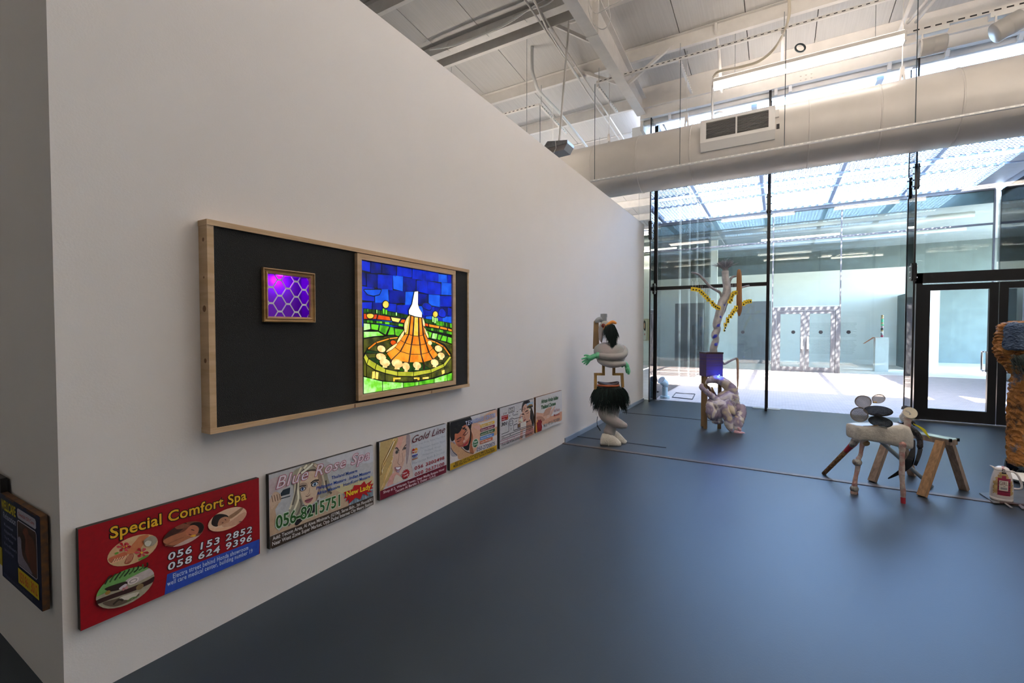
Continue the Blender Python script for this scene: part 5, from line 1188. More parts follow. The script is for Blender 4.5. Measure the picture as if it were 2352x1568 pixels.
boot([(760,1280,1478,.04,.05),(800,1245,1484,.06,.05),(860,1230,1488,.062,.05),(920,1280,1490,.06,.045),(980,1345,1488,.055,.04),(1030,1400,1475,.04,.04),(1058,1425,1450,.012,.04)])
MB().tube([Bv(640,1245,-.125),Bv(655,1330,-.13),Bv(635,1400,-.13),Bv(640,1480,-.12)], .004, 5).build('seam', 'boot_white', bt1)
MB().tube(spline([tuple(Bv(*p,.12)) for p in ((495,960),(480,1040),(485,1120),(510,1180),(545,1245)) ],4), .004, 6).build('power_cable', 'wire_dark', du); MB().tube([Bv(480,1140,.12),Bv(545,1245,.10)], .007, 6).build('plug', 'shine_black', du)

# ---- tree sculpture
VT = 6.9
T1 = View((1570,580,6.535), VT); T2 = View((1580,790,7.13), VT)
mat('wire_wrap', (.44,.43,.46), .35, metal=.3, noise=.2, scale=16, col2=(.62,.60,.60), bump=.3, bscale=60)
mat('blue_light_tone', (.05,.07,.55), .4, noise=.3, scale=20)
mat('bark_silver', (.30,.29,.30), .45, noise=.25, scale=20, bump=.5, bscale=50); mat('tag_yellow', (.80,.58,.02), .5, noise=.05, scale=20)
mat('hair_brown', (.28,.12,.04), .4, noise=.35, scale=26, stretch=(6,6,.12), col2=(.42,.22,.09)); mat('hair_blond', (.42,.28,.14), .45, noise=.3, scale=30, stretch=(6,6,.15))
mat('thread_box', (.20,.13,.22), .55, noise=.3, scale=5, bump=.8, bscale=14, stretch=(.1,.1,26), col2=(.13,.10,.38))
def marble(name):
    m_ = mat(name, (.55,.48,.36), .22); n = m_.node_tree; b = n.nodes['Principled BSDF']
    tc = n.nodes.new('ShaderNodeTexCoord'); nz = n.nodes.new('ShaderNodeTexNoise'); nz.inputs['Scale'].default_value = 3.6; nz.inputs['Detail'].default_value = 3; nz.inputs['Distortion'].default_value = .8
    r = n.nodes.new('ShaderNodeValToRGB'); r.color_ramp.interpolation = 'LINEAR'; e = r.color_ramp.elements
    e[0].position = .40; e[0].color = (.70,.62,.48,1); e[1].position = .46; e[1].color = (.30,.24,.36,1)
    for p, c in ((.52,(.46,.42,.54,1)),(.545,(.74,.72,.77,1)),(.60,(.76,.72,.66,1)),(.64,(.34,.28,.40,1))): x = e.new(p); x.color = c
    n.links.new(tc.outputs['Object'], nz.inputs['Vector']); n.links.new(nz.outputs['Fac'], r.inputs[0]); n.links.new(r.outputs[0], b.inputs['Base Color'])
    nb = n.nodes.new('ShaderNodeTexNoise'); nb.inputs['Scale'].default_value = 14; bp = n.nodes.new('ShaderNodeBump'); bp.inputs['Strength'].default_value = .35; bp.inputs['Distance'].default_value = .02
    n.links.new(tc.outputs['Object'], nb.inputs['Vector']); n.links.new(nb.outputs['Fac'], bp.inputs['Height']); n.links.new(bp.outputs[0], b.inputs['Normal']); return m_
marble('marbled')
base = hit(1650,982,2,0); base.z = 0
te = thing('tree_sculpture', base, 'tall wire-wrapped tree sculpture with yellow tags and hair on a lumpy marbled base', 'sculpture')
q = spline([(625,275,0,50),(632,400,0,50),(652,520,0,54),(640,640,0,58),(585,745,0,62),(552,860,0,58),(520,980,0,56),(492,1085,0,52),(508,1150,0,46),(470,1235,0,52),(490,1300,0,44),(468,1375,0,50),(448,1440,0,50),(455,1510,0,55)], 18)
b = MB(); b.tube([T1(*p[:3]) for p in q], [T1.m(p[3])*(1.08 if i%2 else .93) for i, p in enumerate(q)], 16); tk = b.build('trunk', 'wire_wrap', te, smooth=True)
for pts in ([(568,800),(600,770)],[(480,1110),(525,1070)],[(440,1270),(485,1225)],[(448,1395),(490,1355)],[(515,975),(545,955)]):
    b = MB(); rtube(b, T1, [(pts[0][0],pts[0][1],-.030,18),((pts[0][0]+pts[1][0])/2,(pts[0][1]+pts[1][1])/2,-.034,30),(pts[1][0],pts[1][1],-.030,16)], n=8); b.build('blue_light_patch', 'blue_light_tone', tk, smooth=True)  # blue light on the trunk, put in as coloured patches
b = MB()
for i in range(95):
    tx = 625+rd.gauss(0,75); ty = 95+abs(tx-625)*.35+rd.uniform(0,60); tx = max(452,min(800,tx)); o = rd.uniform(-.1,.1)
    b.tube(spline([tuple(T1(625+rd.uniform(-38,38),290,rd.uniform(-.03,.03))), tuple(T1(625+(tx-625)*.35,215,o*.4)), tuple(T1(tx,ty,o))],3), [.0055]*6+[.003], 4)
tag(b.build('wire_tuft', mat('wire_steel', (.24,.25,.29), .5), te), kind='stuff')
for pts in ([(578,690,0,20),(545,600,0,20),(490,565,0,20),(410,520,0,18),(362,472,0,20),(295,395,0,18),(230,330,0,16),(125,298,0,12)],[(672,560,.02,24),(684,480,.02,24),(708,405,.02,22),(750,362,.02,18),(795,352,.02,15)],[(592,962,.04,12),(630,880,.05,20),(665,780,.05,18),(740,650,.05,14),(850,545,.04,14),(920,512,.03,13),(990,495,.02,14)]):
    b = MB(); rtube(b, T1, pts, n=10, rough=.08, seed=4); b.build('branch', 'bark_silver', te, smooth=True)
def hair(V, pts, mt, n, seed):
    b = MB(); rtube(b, V, pts, n=14, flat=.6); o = b.build('hair_bundle', mt, te, smooth=True); r = random.Random(seed); b = MB(); qq = spline(pts, 4)
    for i in range(n):
        an = r.uniform(0, 2*math.pi); b.tube([V(x+rr*.95*math.cos(an), y, o_-V.m(rr)*.6*math.sin(an)) for x,y,o_,rr in qq], .0022, 3)
    tag(b.build('hair_strands', mt, o), kind='stuff')
hair(T1, [(818,275,-.03,26),(820,340,-.03,34),(820,480,-.03,36),(820,640,-.03,38),(822,800,-.03,40),(822,880,-.03,32),(820,940,-.03,16)], 'hair_brown', 70, 2)
L1 = [(118,552),(160,556),(205,566),(240,592),(265,618),(292,648),(325,676),(352,712),(398,748),(420,782),(448,806),(478,824),(502,834)]
L2 = [(758,604),(735,612),(712,632),(700,655),(682,684),(690,706),(668,738),(660,680)]
L3 = [(970,732),(938,738),(908,748),(872,772),(768,826),(752,862),(726,884),(706,918),(682,958),(640,1000),(642,1030),(610,1080),(600,1125),(592,1165)]
for n_, (x, y) in enumerate(L1+L2+L3):
    r = random.Random(n_); s_ = 30 if (x, y) not in ((600,1125),(592,1165)) else 20; w_ = s_*(.85 if x > 600 and y > 980 else 1.0)*(.55 if y > 1110 else 1); o = -.06 if n_ < len(L1) else -.05+.004*(n_%3)
    tg = MB().prism([T1(x-w_,y-s_,o),T1(x+w_,y-s_+3,o),T1(x+w_-2,y+s_,o),T1(x-w_-2,y+s_-3,o)], FH*.003).build('yellow_tag', 'tag_yellow', te)
    MB().ell(T1(x,y+6,o-.001), T1.m(15), .0015, T1.m(12), 8, 5).build('tag_print', 'shine_black', tg)
b = MB()
for x, y in L1+L2+L3: b.tube([T1(x,y-30,-.05), T1(x,y-30-(90 if x < 600 else 140),-.05)], .0012, 3)
tag(b.build('threads', 'cable_white', te), kind='stuff')
cb = [T2(x,y,o) for x,y,o in ((268,160,-.06),(535,160,-.06))]; w_ = T2.m(267)/2; cc = T2(402,340,.05); hz_ = T2.m(385)/2
def obox(c, hx, hy, hz, name, mt, parent):
    vs = [c+RGT*i*hx+FH*j*hy+Vector((0,0,l*hz)) for l in (-1,1) for i,j in ((-1,-1),(1,-1),(1,1),(-1,1))]
    return MB().add(vs, [(0,3,2,1),(4,5,6,7),(0,1,5,4),(1,2,6,5),(2,3,7,6),(3,0,4,7)]).build(name, mt, parent)
sb = obox(cc, w_, w_, hz_, 'thread_box', 'thread_box', te)
b = MB()
for i in range(34):
    z = cc.z-hz_+.012+(2*hz_-.03)*i/33; c_ = Vector((cc.x,cc.y,z)); e_ = w_+.002
    b.tube([c_+RGT*e_*i_+FH*e_*j_ for i_,j_ in ((-1,-1),(1,-1),(1,1),(-1,1),(-1,-1))], .0026, 4, caps=False)
tag(b.build('wound_thread', 'thread_box', sb), kind='stuff')
obox(Vector((cc.x,cc.y,cc.z+hz_+.004)), w_+.006, w_+.006, .012, 'box_rim', 'rim_brown', sb)
lp_ = T2(430,490,-.17); MB().ell(lp_, .008, .008, .008, 8, 6).build('blue_lamp', mat('blue_led', (.1,.15,1), .3, emit=(.05,.12,1.), es=10), te)
bl = bpy.data.lights.new('blue_lamp_light', 'POINT'); bl.energy = .9; bl.color = (.03,.10,1.0); bl.shadow_soft_size = .02
bo_ = bpy.data.objects.new('blue_lamp_light', bl); COL.objects.link(bo_); bo_.location = lp_-FH*.012; par(bo_, te)
for x, o in ((285,-.02),(515,-.02),(320,.15)):
    p = T2(x,520,o); MB().bar(p, Vector((p.x,p.y,0)), .05, .05).build('box_leg', 'wood_brown', te)
b = MB(); rtube(b, T2, [(538,190,0,18),(550,280,0,22),(600,322,0,20),(690,275,0,17),(790,230,0,16)], n=10); b.build('side_arm', 'bark_silver', te, smooth=True)
hair(T2, [(785,228,0,12),(808,250,0,20),(815,330,0,18),(816,480,0,17),(815,620,0,14),(815,735,0,6)], 'hair_blond', 24, 3)
lump = [[(240,632,-.12,14),(275,590,-.13,36),(340,562,-.13,52),(430,565,-.12,58),(520,605,-.11,62),(600,665,-.1,72),(655,740,-.1,82),(670,830,-.1,88),(690,930,-.1,82),(720,1010,-.12,70)],
        [(172,650,-.12,26),(165,690,-.13,34),(215,740,-.14,32),(290,800,-.14,40),(360,860,-.14,46),(430,920,-.12,60)],
        [(520,860,-.1,80),(600,850,-.1,110),(640,900,-.1,110),(560,950,-.12,90)],
        [(350,930,-.1,70),(320,1030,-.13,75),(340,1120,-.13,80),(400,1180,-.1,60)],[(420,1000,-.13,85),(430,1100,-.12,90),(450,1180,-.1,60)],
        [(380,960,-.16,60),(470,960,-.19,62),(500,1060,-.22,58),(545,1170,-.22,62),(560,1270,-.22,56),(580,1345,-.24,34)],
        [(560,960,-.2,46),(600,1040,-.22,54),(620,1100,-.22,40)],
        [(800,1010,-.14,58),(785,1090,-.17,66),(740,1170,-.2,70),(700,1240,-.22,72),(680,1320,-.25,48)],
        [(400,1230,-.08,50),(460,1230,-.08,58),(500,1250,-.08,40)]]
lp = MB()
for i, p in enumerate(lump): rtube(lp, T2, [(a,b_,c,d*1.16) for a,b_,c,d in p], n=14, rough=.06, seed=i)
lp.build('lumpy_base', 'marbled', te, smooth=True)
b = MB(); rtube(b, T2, [(640,1375,-.27,36),(690,1388,-.29,38),(745,1395,-.3,30)], n=12); rtube(b, T2, [(672,1310,-.29,22),(690,1335,-.3,24)], n=10); b.build('pink_toe', mat('pink', (.55,.33,.40), .35, noise=.2, scale=20), te, smooth=True)
for x0, y0, x1, y1, mt in ((285,670,350,770,'rim_brown'),(310,680,380,790,'wood_brown'),(365,700,400,780,'wood_ochre'),(370,760,430,850,'rim_brown'),(400,770,440,840,'thread_box')):
    MB().bar(T2(x0,y0,-.05), T2(x1,y1,-.05), T2.m(26), .02).build('wood_scrap', mt, te)

# ---- four-legged sculpture wrapped in tape
mat('tape_white', (.66,.62,.55), .22, noise=.14, scale=9, bump=.6, bscale=22); mat('tape_mix', (.62,.56,.50), .2, noise=.3, scale=14, bump=.8, bscale=26, col2=(.45,.22,.20))
mat('tape_grey', (.12,.11,.11), .2, noise=.6, scale=18, bump=.8, bscale=30, col2=(.45,.43,.40)); mat('tape_tan', (.52,.33,.16), .25, noise=.3, scale=8); mat('tape_red', (.42,.03,.05), .3, noise=.2, scale=12)
mat('rope_brown', (.24,.13,.06), .8, noise=.3, scale=30, bump=.8, bscale=50); mat('disc_metal', (.17,.15,.125), .6, spec=.15, metal=.0, noise=.2, scale=12); mat('disc_dark', (.05,.045,.038), .7, noise=.3, scale=30, spec=.1); mat('can_cream', (.66,.60,.47), .5, noise=.08, scale=8)
mat('sequin', (.012,.011,.012), .12, noise=.9, scale=60, bump=1., bscale=70, col2=(.05,.04,.045)); mat('tape_yellow', (.78,.70,.02), .4); mat('feather_grey', (.10,.10,.11), .8)
H2c = (1880,980,6.533)
d1, d2, d3 = dz(2075,1158), dz(1962,1137), dz(1893,1090)
Ha, Hb, Hc = View(H2c, d1+.03, .78), View(H2c, d2+.04, .8), View(H2c, d3+.02, .82); HB = View(H2c, (d1+d2)/2+.06, .82); H1 = View((1940,895,11.76), (d1+d2)/2+.06, .8)
base = hit(2040,1130,2,0); base.z = 0
an_ = thing('animal_sculpture', base, 'four-legged sculpture wrapped in white tape with perforated metal discs on its back', 'sculpture')
b = loft(MB(), HB, [(632,20,200,.06,.10),(645,-2,214,.09,.10),(680,-8,216,.10,.09),(760,-15,215,.11,.08),(900,-25,235,.11,.06),(1050,-45,265,.11,.04),(1180,-60,300,.11,.02),(1260,-40,320,.10,.01),(1310,60,310,.08,0),(1336,110,280,.05,0)], 20, .42); b.build('body', 'tape_white', an_, smooth=True)
b = MB(); rtube(b, Ha, [(1262,265,.0,58),(1258,340,0,52),(1252,420,0,44),(1256,560,0,42),(1250,680,0,48),(1258,820,0,40),(1268,960,0,44),(1270,1040,0,40)], n=12, rough=.05); b.build('leg', 'tape_mix', an_, smooth=True)
b = MB(); rtube(b, Ha, [(1270,1055,0,41),(1270,1150,0,39)], n=12, ends=False); b.build('foot', 'tape_red', an_)
b = MB(); rtube(b, Hb, [(690,150,.0,70),(650,300,0,38),(630,420,0,34),(590,500,0,44),(588,620,0,40),(565,720,0,36),(545,840,0,40),(535,1010,0,66)], n=12, rough=.05, ends=False); lo_ = b.build('leg', 'tape_mix', an_, smooth=True)
for x, y, rx, ry, mt, nm in ((695,240,78,58,'tape_tan','hip_knob'),(580,530,78,72,'tape_grey','knee_knot'),(538,930,70,72,'tape_grey','ankle_knot')):
    MB().ell(Hb(x,y,0), Hb.m(rx), Hb.m(rx), Hb.m(ry), 14, 9).build(nm, mt, lo_, smooth=True)
HL = View(H2c, (d2+d3)/2, .82)
b = MB(); rtube(b, HL, [(640,40,-.02,60),(605,80,0,58),(585,150,0,60)], n=12); b.build('hip', 'tape_white', an_, smooth=True)
b = MB(); rtube(b, HL, [(600,130,.0,55),(565,190,0,68),(500,270,0,48)], n=12); b.build('thigh', 'tape_grey', an_, smooth=True)
def seg3(pa, pb, ra, rb, nm, mt):
    b = MB(); b.tube([pa.lerp(pb,t) for t in (0,.25,.5,.75,1)], [ra+(rb-ra)*t*(1) for t in (0,.25,.5,.75,1)], 10); b.build(nm, mt, an_, smooth=True)
pA, pB = HL(540,235,0), Hc(75,705,0); seg3(pA, pA.lerp(pB,.28), HL.m(58), HL.m(40), 'red_wrap', 'tape_red'); seg3(pA.lerp(pB,.27), pB, HL.m(42), Hc.m(34), 'leg', 'rope_brown')
p4 = hit(2140,1120,2,0); seg3(HB(1150,260,.18), p4+Vector((0,0,.012)), .02, .017, 'leg', mat('pipe_blue', (.30,.36,.42), .35, noise=.3, scale=10))
b = MB(); rtube(b, H1, [(1540,1150,-.02,120),(1570,1000,-.04,95),(1592,860,-.04,98),(1600,740,-.03,112)], n=14); b.build('neck', 'tape_mix', an_, smooth=True)
ax = (H1(1800,800,.06)-H1(1612,585,-.06)).normalized(); a_ = H1(1612,585,-.06); r_ = H1.m(192)
cn = MB().tube([a_, a_+ax*.012, a_+ax*.10, a_+ax*.13, a_+ax*.135], [r_,r_*1.03,r_*.96,r_*.9,r_*.95], 28); co = cn.build('head_can', 'tape_white', an_)
MB().tube([a_-ax*.003, a_+ax*.002], [r_*.99,r_], 28).build('can_lid', 'can_cream', co)
u_ = (RGT-ax*RGT.dot(ax)).normalized(); w2 = ax.cross(u_)
sm = [(-.75,-.45),(-.45,-.55),(-.1,-.25),(.05,.25),(-.05,.45),(-.35,.4),(-.2,.1),(-.5,-.25)]; sgn = 1 if w2.z < 0 else -1
MB().face([a_-ax*.0045+u_*r_*x*.9+w2*sgn*r_*y*.9 for x, y in sm]).build('dark_smear', 'tape_grey', co)
def perf_disc(cx, cy, rx, ry, rot, off, tilt, seed, mt='disc_metal'):
    """dished round sheet with real holes; rx, ry are its seen half axes in crop pixels"""
    c = H1(cx,cy,off); R = H1.m(rx); k = min(.99, ry/(rx*H1.hs)); b = MB(); cell = R/9.5
    ca, sa = math.cos(rot), math.sin(rot); rr = (c-EYE).normalized(); rx_ = rr.cross(Vector((0,0,1))).normalized(); vu = rx_.cross(rr); e1 = rx_*ca+vu*sa; e2 = (vu*ca-rx_*sa)*k + rr*tilt*math.sqrt(max(0,1-k*k)); nn_ = e1.cross(e2).normalized()
    def S(u, v): return c+e1*u+e2*v+nn_*(.16*(u*u+v*v)/R)
    N = 9
    for i in range(-N, N+1):
        for j in range(-N, N+1):
            u, v = i*cell+(cell/2 if j%2 else 0), j*cell
            if math.hypot(u,v) > R-cell*.9: continue
            h = cell/2; hr = cell*(.24 if mt == 'disc_metal' else .12); O = []; I = []
            for a in range(8):
                an = math.pi/4*a; x, y = math.cos(an), math.sin(an); s = h/max(abs(x),abs(y)); O.append((u+x*s,v+y*s)); I.append((u+x*hr,v+y*hr))
            b.add([S(*p) for p in O+I], [(a,(a+1)%8,8+(a+1)%8,8+a) for a in range(8)])
    ns = 40; b.add([S(R*r2*math.cos(2*math.pi*a/ns), R*r2*math.sin(2*math.pi*a/ns)) for r2 in (.86,1.0) for a in range(ns)], [(a,(a+1)%ns,ns+(a+1)%ns,ns+a) for a in range(ns)])
    return b.build('perforated_disc', mt, an_, fix=False)
perf_disc(640,360,235,175,.15,.06,1,1); perf_disc(1045,275,190,125,.5,.05,1,2); perf_disc(465,690,252,240,.2,.03,1,3); perf_disc(855,520,390,142,.02,-.02,-1,4,'disc_dark'); perf_disc(850,800,325,145,-.12,-.05,-1,5,'disc_dark'); perf_disc(1040,740,100,95,0,.06,1,6)
MB().cyl(H1(820,345,.02), H1(905,345,.02), H1.m(30), n=10).build('wood_pin', 'wood_ochre', an_)
b = MB(); rtube(b, H1, [(560,1000,.02,24),(780,985,0,34),(960,950,0,22),(1120,930,0,12)], n=8); b.build('disc_mount', 'tape_tan', an_, smooth=True)
def ribbon(V, pts, hw, name, mt, th=.004):
    q = spline([tuple(map(float,p)) for p in pts], 4); b = MB(); L = []
    for i, (x,y,o) in enumerate(q):
        x2,y2,_ = q[min(i+1,len(q)-1)]; x1,y1,_ = q[max(i-1,0)]; d = math.hypot(x2-x1,y2-y1) or 1; t = i/(len(q)-1); w = hw*(1 if callable(hw) is False else 1)
        w = hw[0]+(hw[1]-hw[0])*t if isinstance(hw, tuple) and len(hw) == 2 else (hw if not isinstance(hw, tuple) else (hw[0]+(hw[1]-hw[0])*2*t if t < .5 else hw[1]+(hw[2]-hw[1])*(2*t-1)))
        nx, ny = -(y2-y1)/d*w, (x2-x1)/d*w; L.append((V(x+nx,y+ny,o), V(x-nx,y-ny,o)))
    vs = []; 
    for a, c in L: vs += [a, c, a+FH*th, c+FH*th]
    fs = []
    for i in range(len(L)-1):
        k = 4*i; fs += [(k,k+1,k+5,k+4),(k+2,k+6,k+7,k+3),(k,k+4,k+6,k+2),(k+1,k+3,k+7,k+5)]
    fs += [(0,2,3,1),(len(vs)-4,len(vs)-3,len(vs)-1,len(vs)-2)]
    return b.add(vs, fs).build(name, mt, an_)
b = MB(); rtube(b, H1, [(1690,980,.08,90),(1800,960,.10,100),(1960,900,.10,80),(2090,930,.10,60),(2150,1010,.10,40)], n=12, rough=.12, seed=3); b.build('black_bundle', 'sequin', an_, smooth=True)
b = MB(); rtube(b, HB, [(1380,40,.1,60),(1470,60,.08,70),(1545,120,.05,55),(1580,220,.04,50),(1580,320,.04,45)], n=12, rough=.1, seed=8); b.build('sequin_trunk', 'sequin', an_, smooth=True)
ribbon(HB, [(1590,340,.04),(1560,420,.03),(1510,520,.02),(1480,590,.02)], (38,24), 'black_ribbon', 'shine_black'); ribbon(HB, [(1512,220,.05),(1480,360,.04),(1430,500,.03),(1360,610,.03),(1280,700,.04),(1130,810,.06)], (12,70,8), 'black_ribbon', 'shine_black')
ribbon(H1, [(1910,930,.02),(2020,1000,.0),(2120,1090,-.01),(2200,1200,-.01),(2285,1305,-.01)], (8,38,4), 'yellow_strap', 'tape_yellow'); ribbon(HB, [(1345,130,.06),(1370,230,.06),(1375,330,.06)], (22,4), 'yellow_strap', 'tape_yellow'); ribbon(HB, [(1310,335,.06),(1370,345,.06),(1365,420,.06)], (8,38,6), 'yellow_strap', 'tape_yellow')
for x1, y1, x2, y2, w_ in ((1790,560,2060,510,34),(1840,600,1980,620,30),(1800,520,1960,490,22)): ribbon(H1, [(x1,y1,.1),((x1+x2)/2,(y1+y2)/2-8,.1),(x2,y2,.1)], (w_*.6,w_,w_*.3), 'feather', 'feather_grey', .002)

# ---- sawhorse
mat('saw_wood', (.38,.22,.11), .65, noise=.25, scale=8, stretch=(6,6,1)); mat('saw_grey', (.30,.22,.17), .7, noise=.25, scale=8, stretch=(6,6,1)); mat('mirror_teal', (.45,.58,.55), .12, spec=.8)
ft = [hit(*p,2,0) for p in ((2117,1140),(2215,1125),(2003,1106),(2096,1092))]
Rm, Lm = (ft[0]+ft[1])/2, (ft[2]+ft[3])/2
dR = (Rm-EYE).dot(FWD); zt_ = (EYE+ray(2185,1004)*(dR/FPX)).z
sh_ = thing('sawhorse', ((Rm+Lm)/2), 'wooden sawhorse with a pale glass strip on top, beside the taped animal', 'sawhorse')
ux = (Rm-Lm).normalized(); uy = Vector((-ux.y,ux.x,0))
Ra, La = Rm+ux*.07, Lm-ux*.05
MB().bar(La+Vector((0,0,zt_-.03)), Ra+Vector((0,0,zt_-.03)), .10, .045).build('beam', 'saw_grey', sh_)
gs = MB().bar(La+Vector((0,0,zt_-.002)), Ra+Vector((0,0,zt_-.002)), .105, .008).build('glass_strip', 'mirror_teal', sh_)
for s_ in (-1,1):
    for e_ in (La, Ra): MB().bar(e_+uy*s_*.05+Vector((0,0,zt_-.02)), e_+uy*s_*.05+Vector((0,0,zt_+.008)), .02, .02).build('corner_clip', 'shine_black', gs)
for f_, m_, mt in ((ft[0],Rm,'saw_wood'),(ft[1],Rm,'saw_grey'),(ft[2],Lm,'saw_grey'),(ft[3],Lm,'saw_grey')):
    inw = ux*(.0); top = m_+(f_-m_)*.18+Vector((0,0,zt_-.03)); MB().bar(f_+Vector((0,0,.004)), top, .064, .04, up=uy).build('leg', mt, sh_)
# ---- electric jug standing on the floor plate
J = View((2220,1040,11.2), dz(2300,1150)+.10)
mat('jug_white', (.74,.69,.68), .18, noise=.03, scale=6); mat('jug_tan', (.50,.34,.14), .45, noise=.25, scale=24); mat('jug_red', (.33,.02,.06), .35, noise=.2, scale=20); mat('jug_label', (.70,.66,.58), .5); mat('jug_dark', (.02,.015,.02), .4)
jc = J(893,1190); jc = hit(2220+893/11.2, 1040+1196/11.2, 2, .012)
J.d = (jc-EYE).dot(FWD); jv = J.m; JN = Vector((jc.x,jc.y,0)).normalized(); JR = Vector((JN.y,-JN.x,0)); JC = JN.dot(FH)
def jr(r): return jv(r)*JC
ju = thing('electric_jug', (jc.x,jc.y,.012), 'white electric jug with a dark red bottle decal reading GIRL', 'jug')
prof = [(1196,300),(1180,312),(1130,318),(1125,312),(1115,316),(1000,321),(900,319),(780,308),(680,292),(580,268),(500,242),(440,216),(425,212)]
def jz(y): return jc.z+jv(1196-y)*.98
MB().lathe([(jr(r), jz(y)-jc.z) for y, r in prof], jc, 36).build('body', 'jug_white', ju, smooth=True)
MB().lathe([(jr(212),0),(jr(206),jv(30)),(jr(170),jv(70)),(jr(120),jv(95)),(jr(40),jv(108)),(.001,jv(108))], Vector((jc.x,jc.y,jz(424))), 32).build('lid', 'jug_white', ju, smooth=True)
def jp(x, y, off=0., o=0.): p = Vector((jc.x,jc.y,jz(y)))+JR*jr(x-893); return p+JN*o
b = MB(); b.tube([jp(720,415),jp(680,385),jp(620,358),jp(565,340)], [jr(58),jr(42),jr(26),jr(14)], 12); b.build('spout', 'jug_white', ju, smooth=True)
b = MB(); b.tube(spline([tuple(jp(*q)) for q in ((1085,425),(1190,420),(1290,490),(1360,610),(1400,740),(1385,815),(1310,845),(1190,850))],4), jr(34), 12, flat=.9); b.build('handle', 'jug_white', ju, smooth=True)
def jr_at(y):
    for (y0,r0),(y1,r1) in zip(prof, prof[1:]):
        if y1 <= y <= y0: return r0+(r1-r0)*(y0-y)/(y0-y1 or 1)
    return prof[-1][1]
def js(x, y, lift):
    r = jr_at(y); sx_ = max(-.985, min(.985, (x-893)/r)); c_ = math.sqrt(1-sx_*sx_); rr = jr(r)+lift
    return Vector((jc.x,jc.y,jz(y)))+JR*rr*sx_-JN*rr*c_
def decal(x0, x1, y0, y1, lift, name, mt, nx=8, ny=6, shape=None):
    b = MB(); g = [[js(x0+(x1-x0)*i/nx, y0+(y1-y0)*j/ny, lift) for i in range(nx+1)] for j in range(ny+1)]
    for j in range(ny):
        for i in range(nx):
            if shape and not shape((i+.5)/nx, (j+.5)/ny): continue
            b.face([g[j][i],g[j][i+1],g[j+1][i+1],g[j+1][i]])
    return b.build(name, mt, ju, fix=False)
rj = random.Random(5)
decal(670,1185,445,1035,.0006,'tan_stain','jug_tan',22,26,lambda u,v: (abs(u-.5) < .16+.34*min(1,v*2.2)+rj.uniform(-.05,.03)) and v < .97+rj.uniform(-.08,.03))
decal(790,1115,590,1030,.0012,'bottle_decal','jug_red'); decal(895,1000,525,592,.0012,'bottle_decal','jug_red',4,3)
decal(885,1000,435,480,.0014,'dark_band','jug_dark',4,2)
decal(830,1055,650,905,.0018,'paper_label','jug_label'); decal(868,1030,820,875,.0024,'grey_box',mat('jug_grey', (.30,.30,.32), .5),6,2); decal(800,1115,925,938,.0018,'dark_line','jug_dark',8,1)
for y in (690,735,800,845):
    decal(792,822,y,y+22,.0018,'dark_dash','jug_dark',2,1); decal(1070,1112,y+10,y+32,.0018,'dark_dash','jug_dark',2,1)
vs, fs = text_shape('GIRL', .0, 0, 1.0); a0, a1 = min(v[0] for v in vs), max(v[0] for v in vs)
MB().add([js(838+(v[0]-a0)/(a1-a0)*205, 765-v[1]/.7*95, .0026) for v in vs], fs).build('lettering', mat('jug_text', (.10,.012,.02), .5), ju, fix=False)
decal(935,985,788,798,.0026,'dark_dash','jug_dark',2,1)
lr = MB()
q0 = [Vector((jc.x,jc.y,jz(424)+jv(h)))+JR*jr(x)-JN*jr(r) for x, h, r in ((-8,6,213),(80,6,198),(75,55,165),(0,58,190))]
lr.face([p-JN*.002 for p in q0]); lr.build('lid_mark', 'jug_dark', ju, fix=False)
q1 = [Vector((jc.x,jc.y,jz(424)+jv(h)+.002))+JR*jr(x)-JN*jr(r) for x, h, r in ((0,60,190),(75,56,168),(60,104,70),(-20,108,60))]
MB().face(q1).build('lid_mark', 'jug_red', ju, fix=False)
# ---- floor plate and trim around the jug
mat('plate_grey', (.10,.11,.115), .4, metal=.3, noise=.15, scale=9)
fp = thing('floor_plate', hit(2330,1145,2,0), 'dark metal floor plate with mitred trim under the white jug', 'floor plate')
def fl_(px, py, z): return hit(px, py, 2, z)
JF = lambda x, y: (2220+x/11.2, 1040+y/11.2)
pts = [fl_(*JF(x,y),.008) for x, y in ((330,1030),(600,1210),(860,1290),(1478,1310),(2300,1420),(2300,900),(1478,960))]
MB().prism([Vector((p.x,p.y,.001)) for p in pts], (0,0,.009)).build('plate', 'plate_grey', fp)
for quad, mt in ((((850,1245),(1478,1315),(1478,1345),(850,1290)),'rim_brown'), (((960,1290),(1000,1285),(1190,1415),(1120,1405)),'steel'), (((1330,1345),(1390,1335),(1478,1400),(1478,1445),(1420,1440)),'steel'), (((600,1215),(820,1245),(850,1295),(690,1290)),'steel_dull')):
    p = [fl_(*JF(x,y),.012) for x, y in quad]; MB().prism([Vector((q.x,q.y,.0105)) for q in p], (0,0,.006)).build('trim_piece', mt, fp)
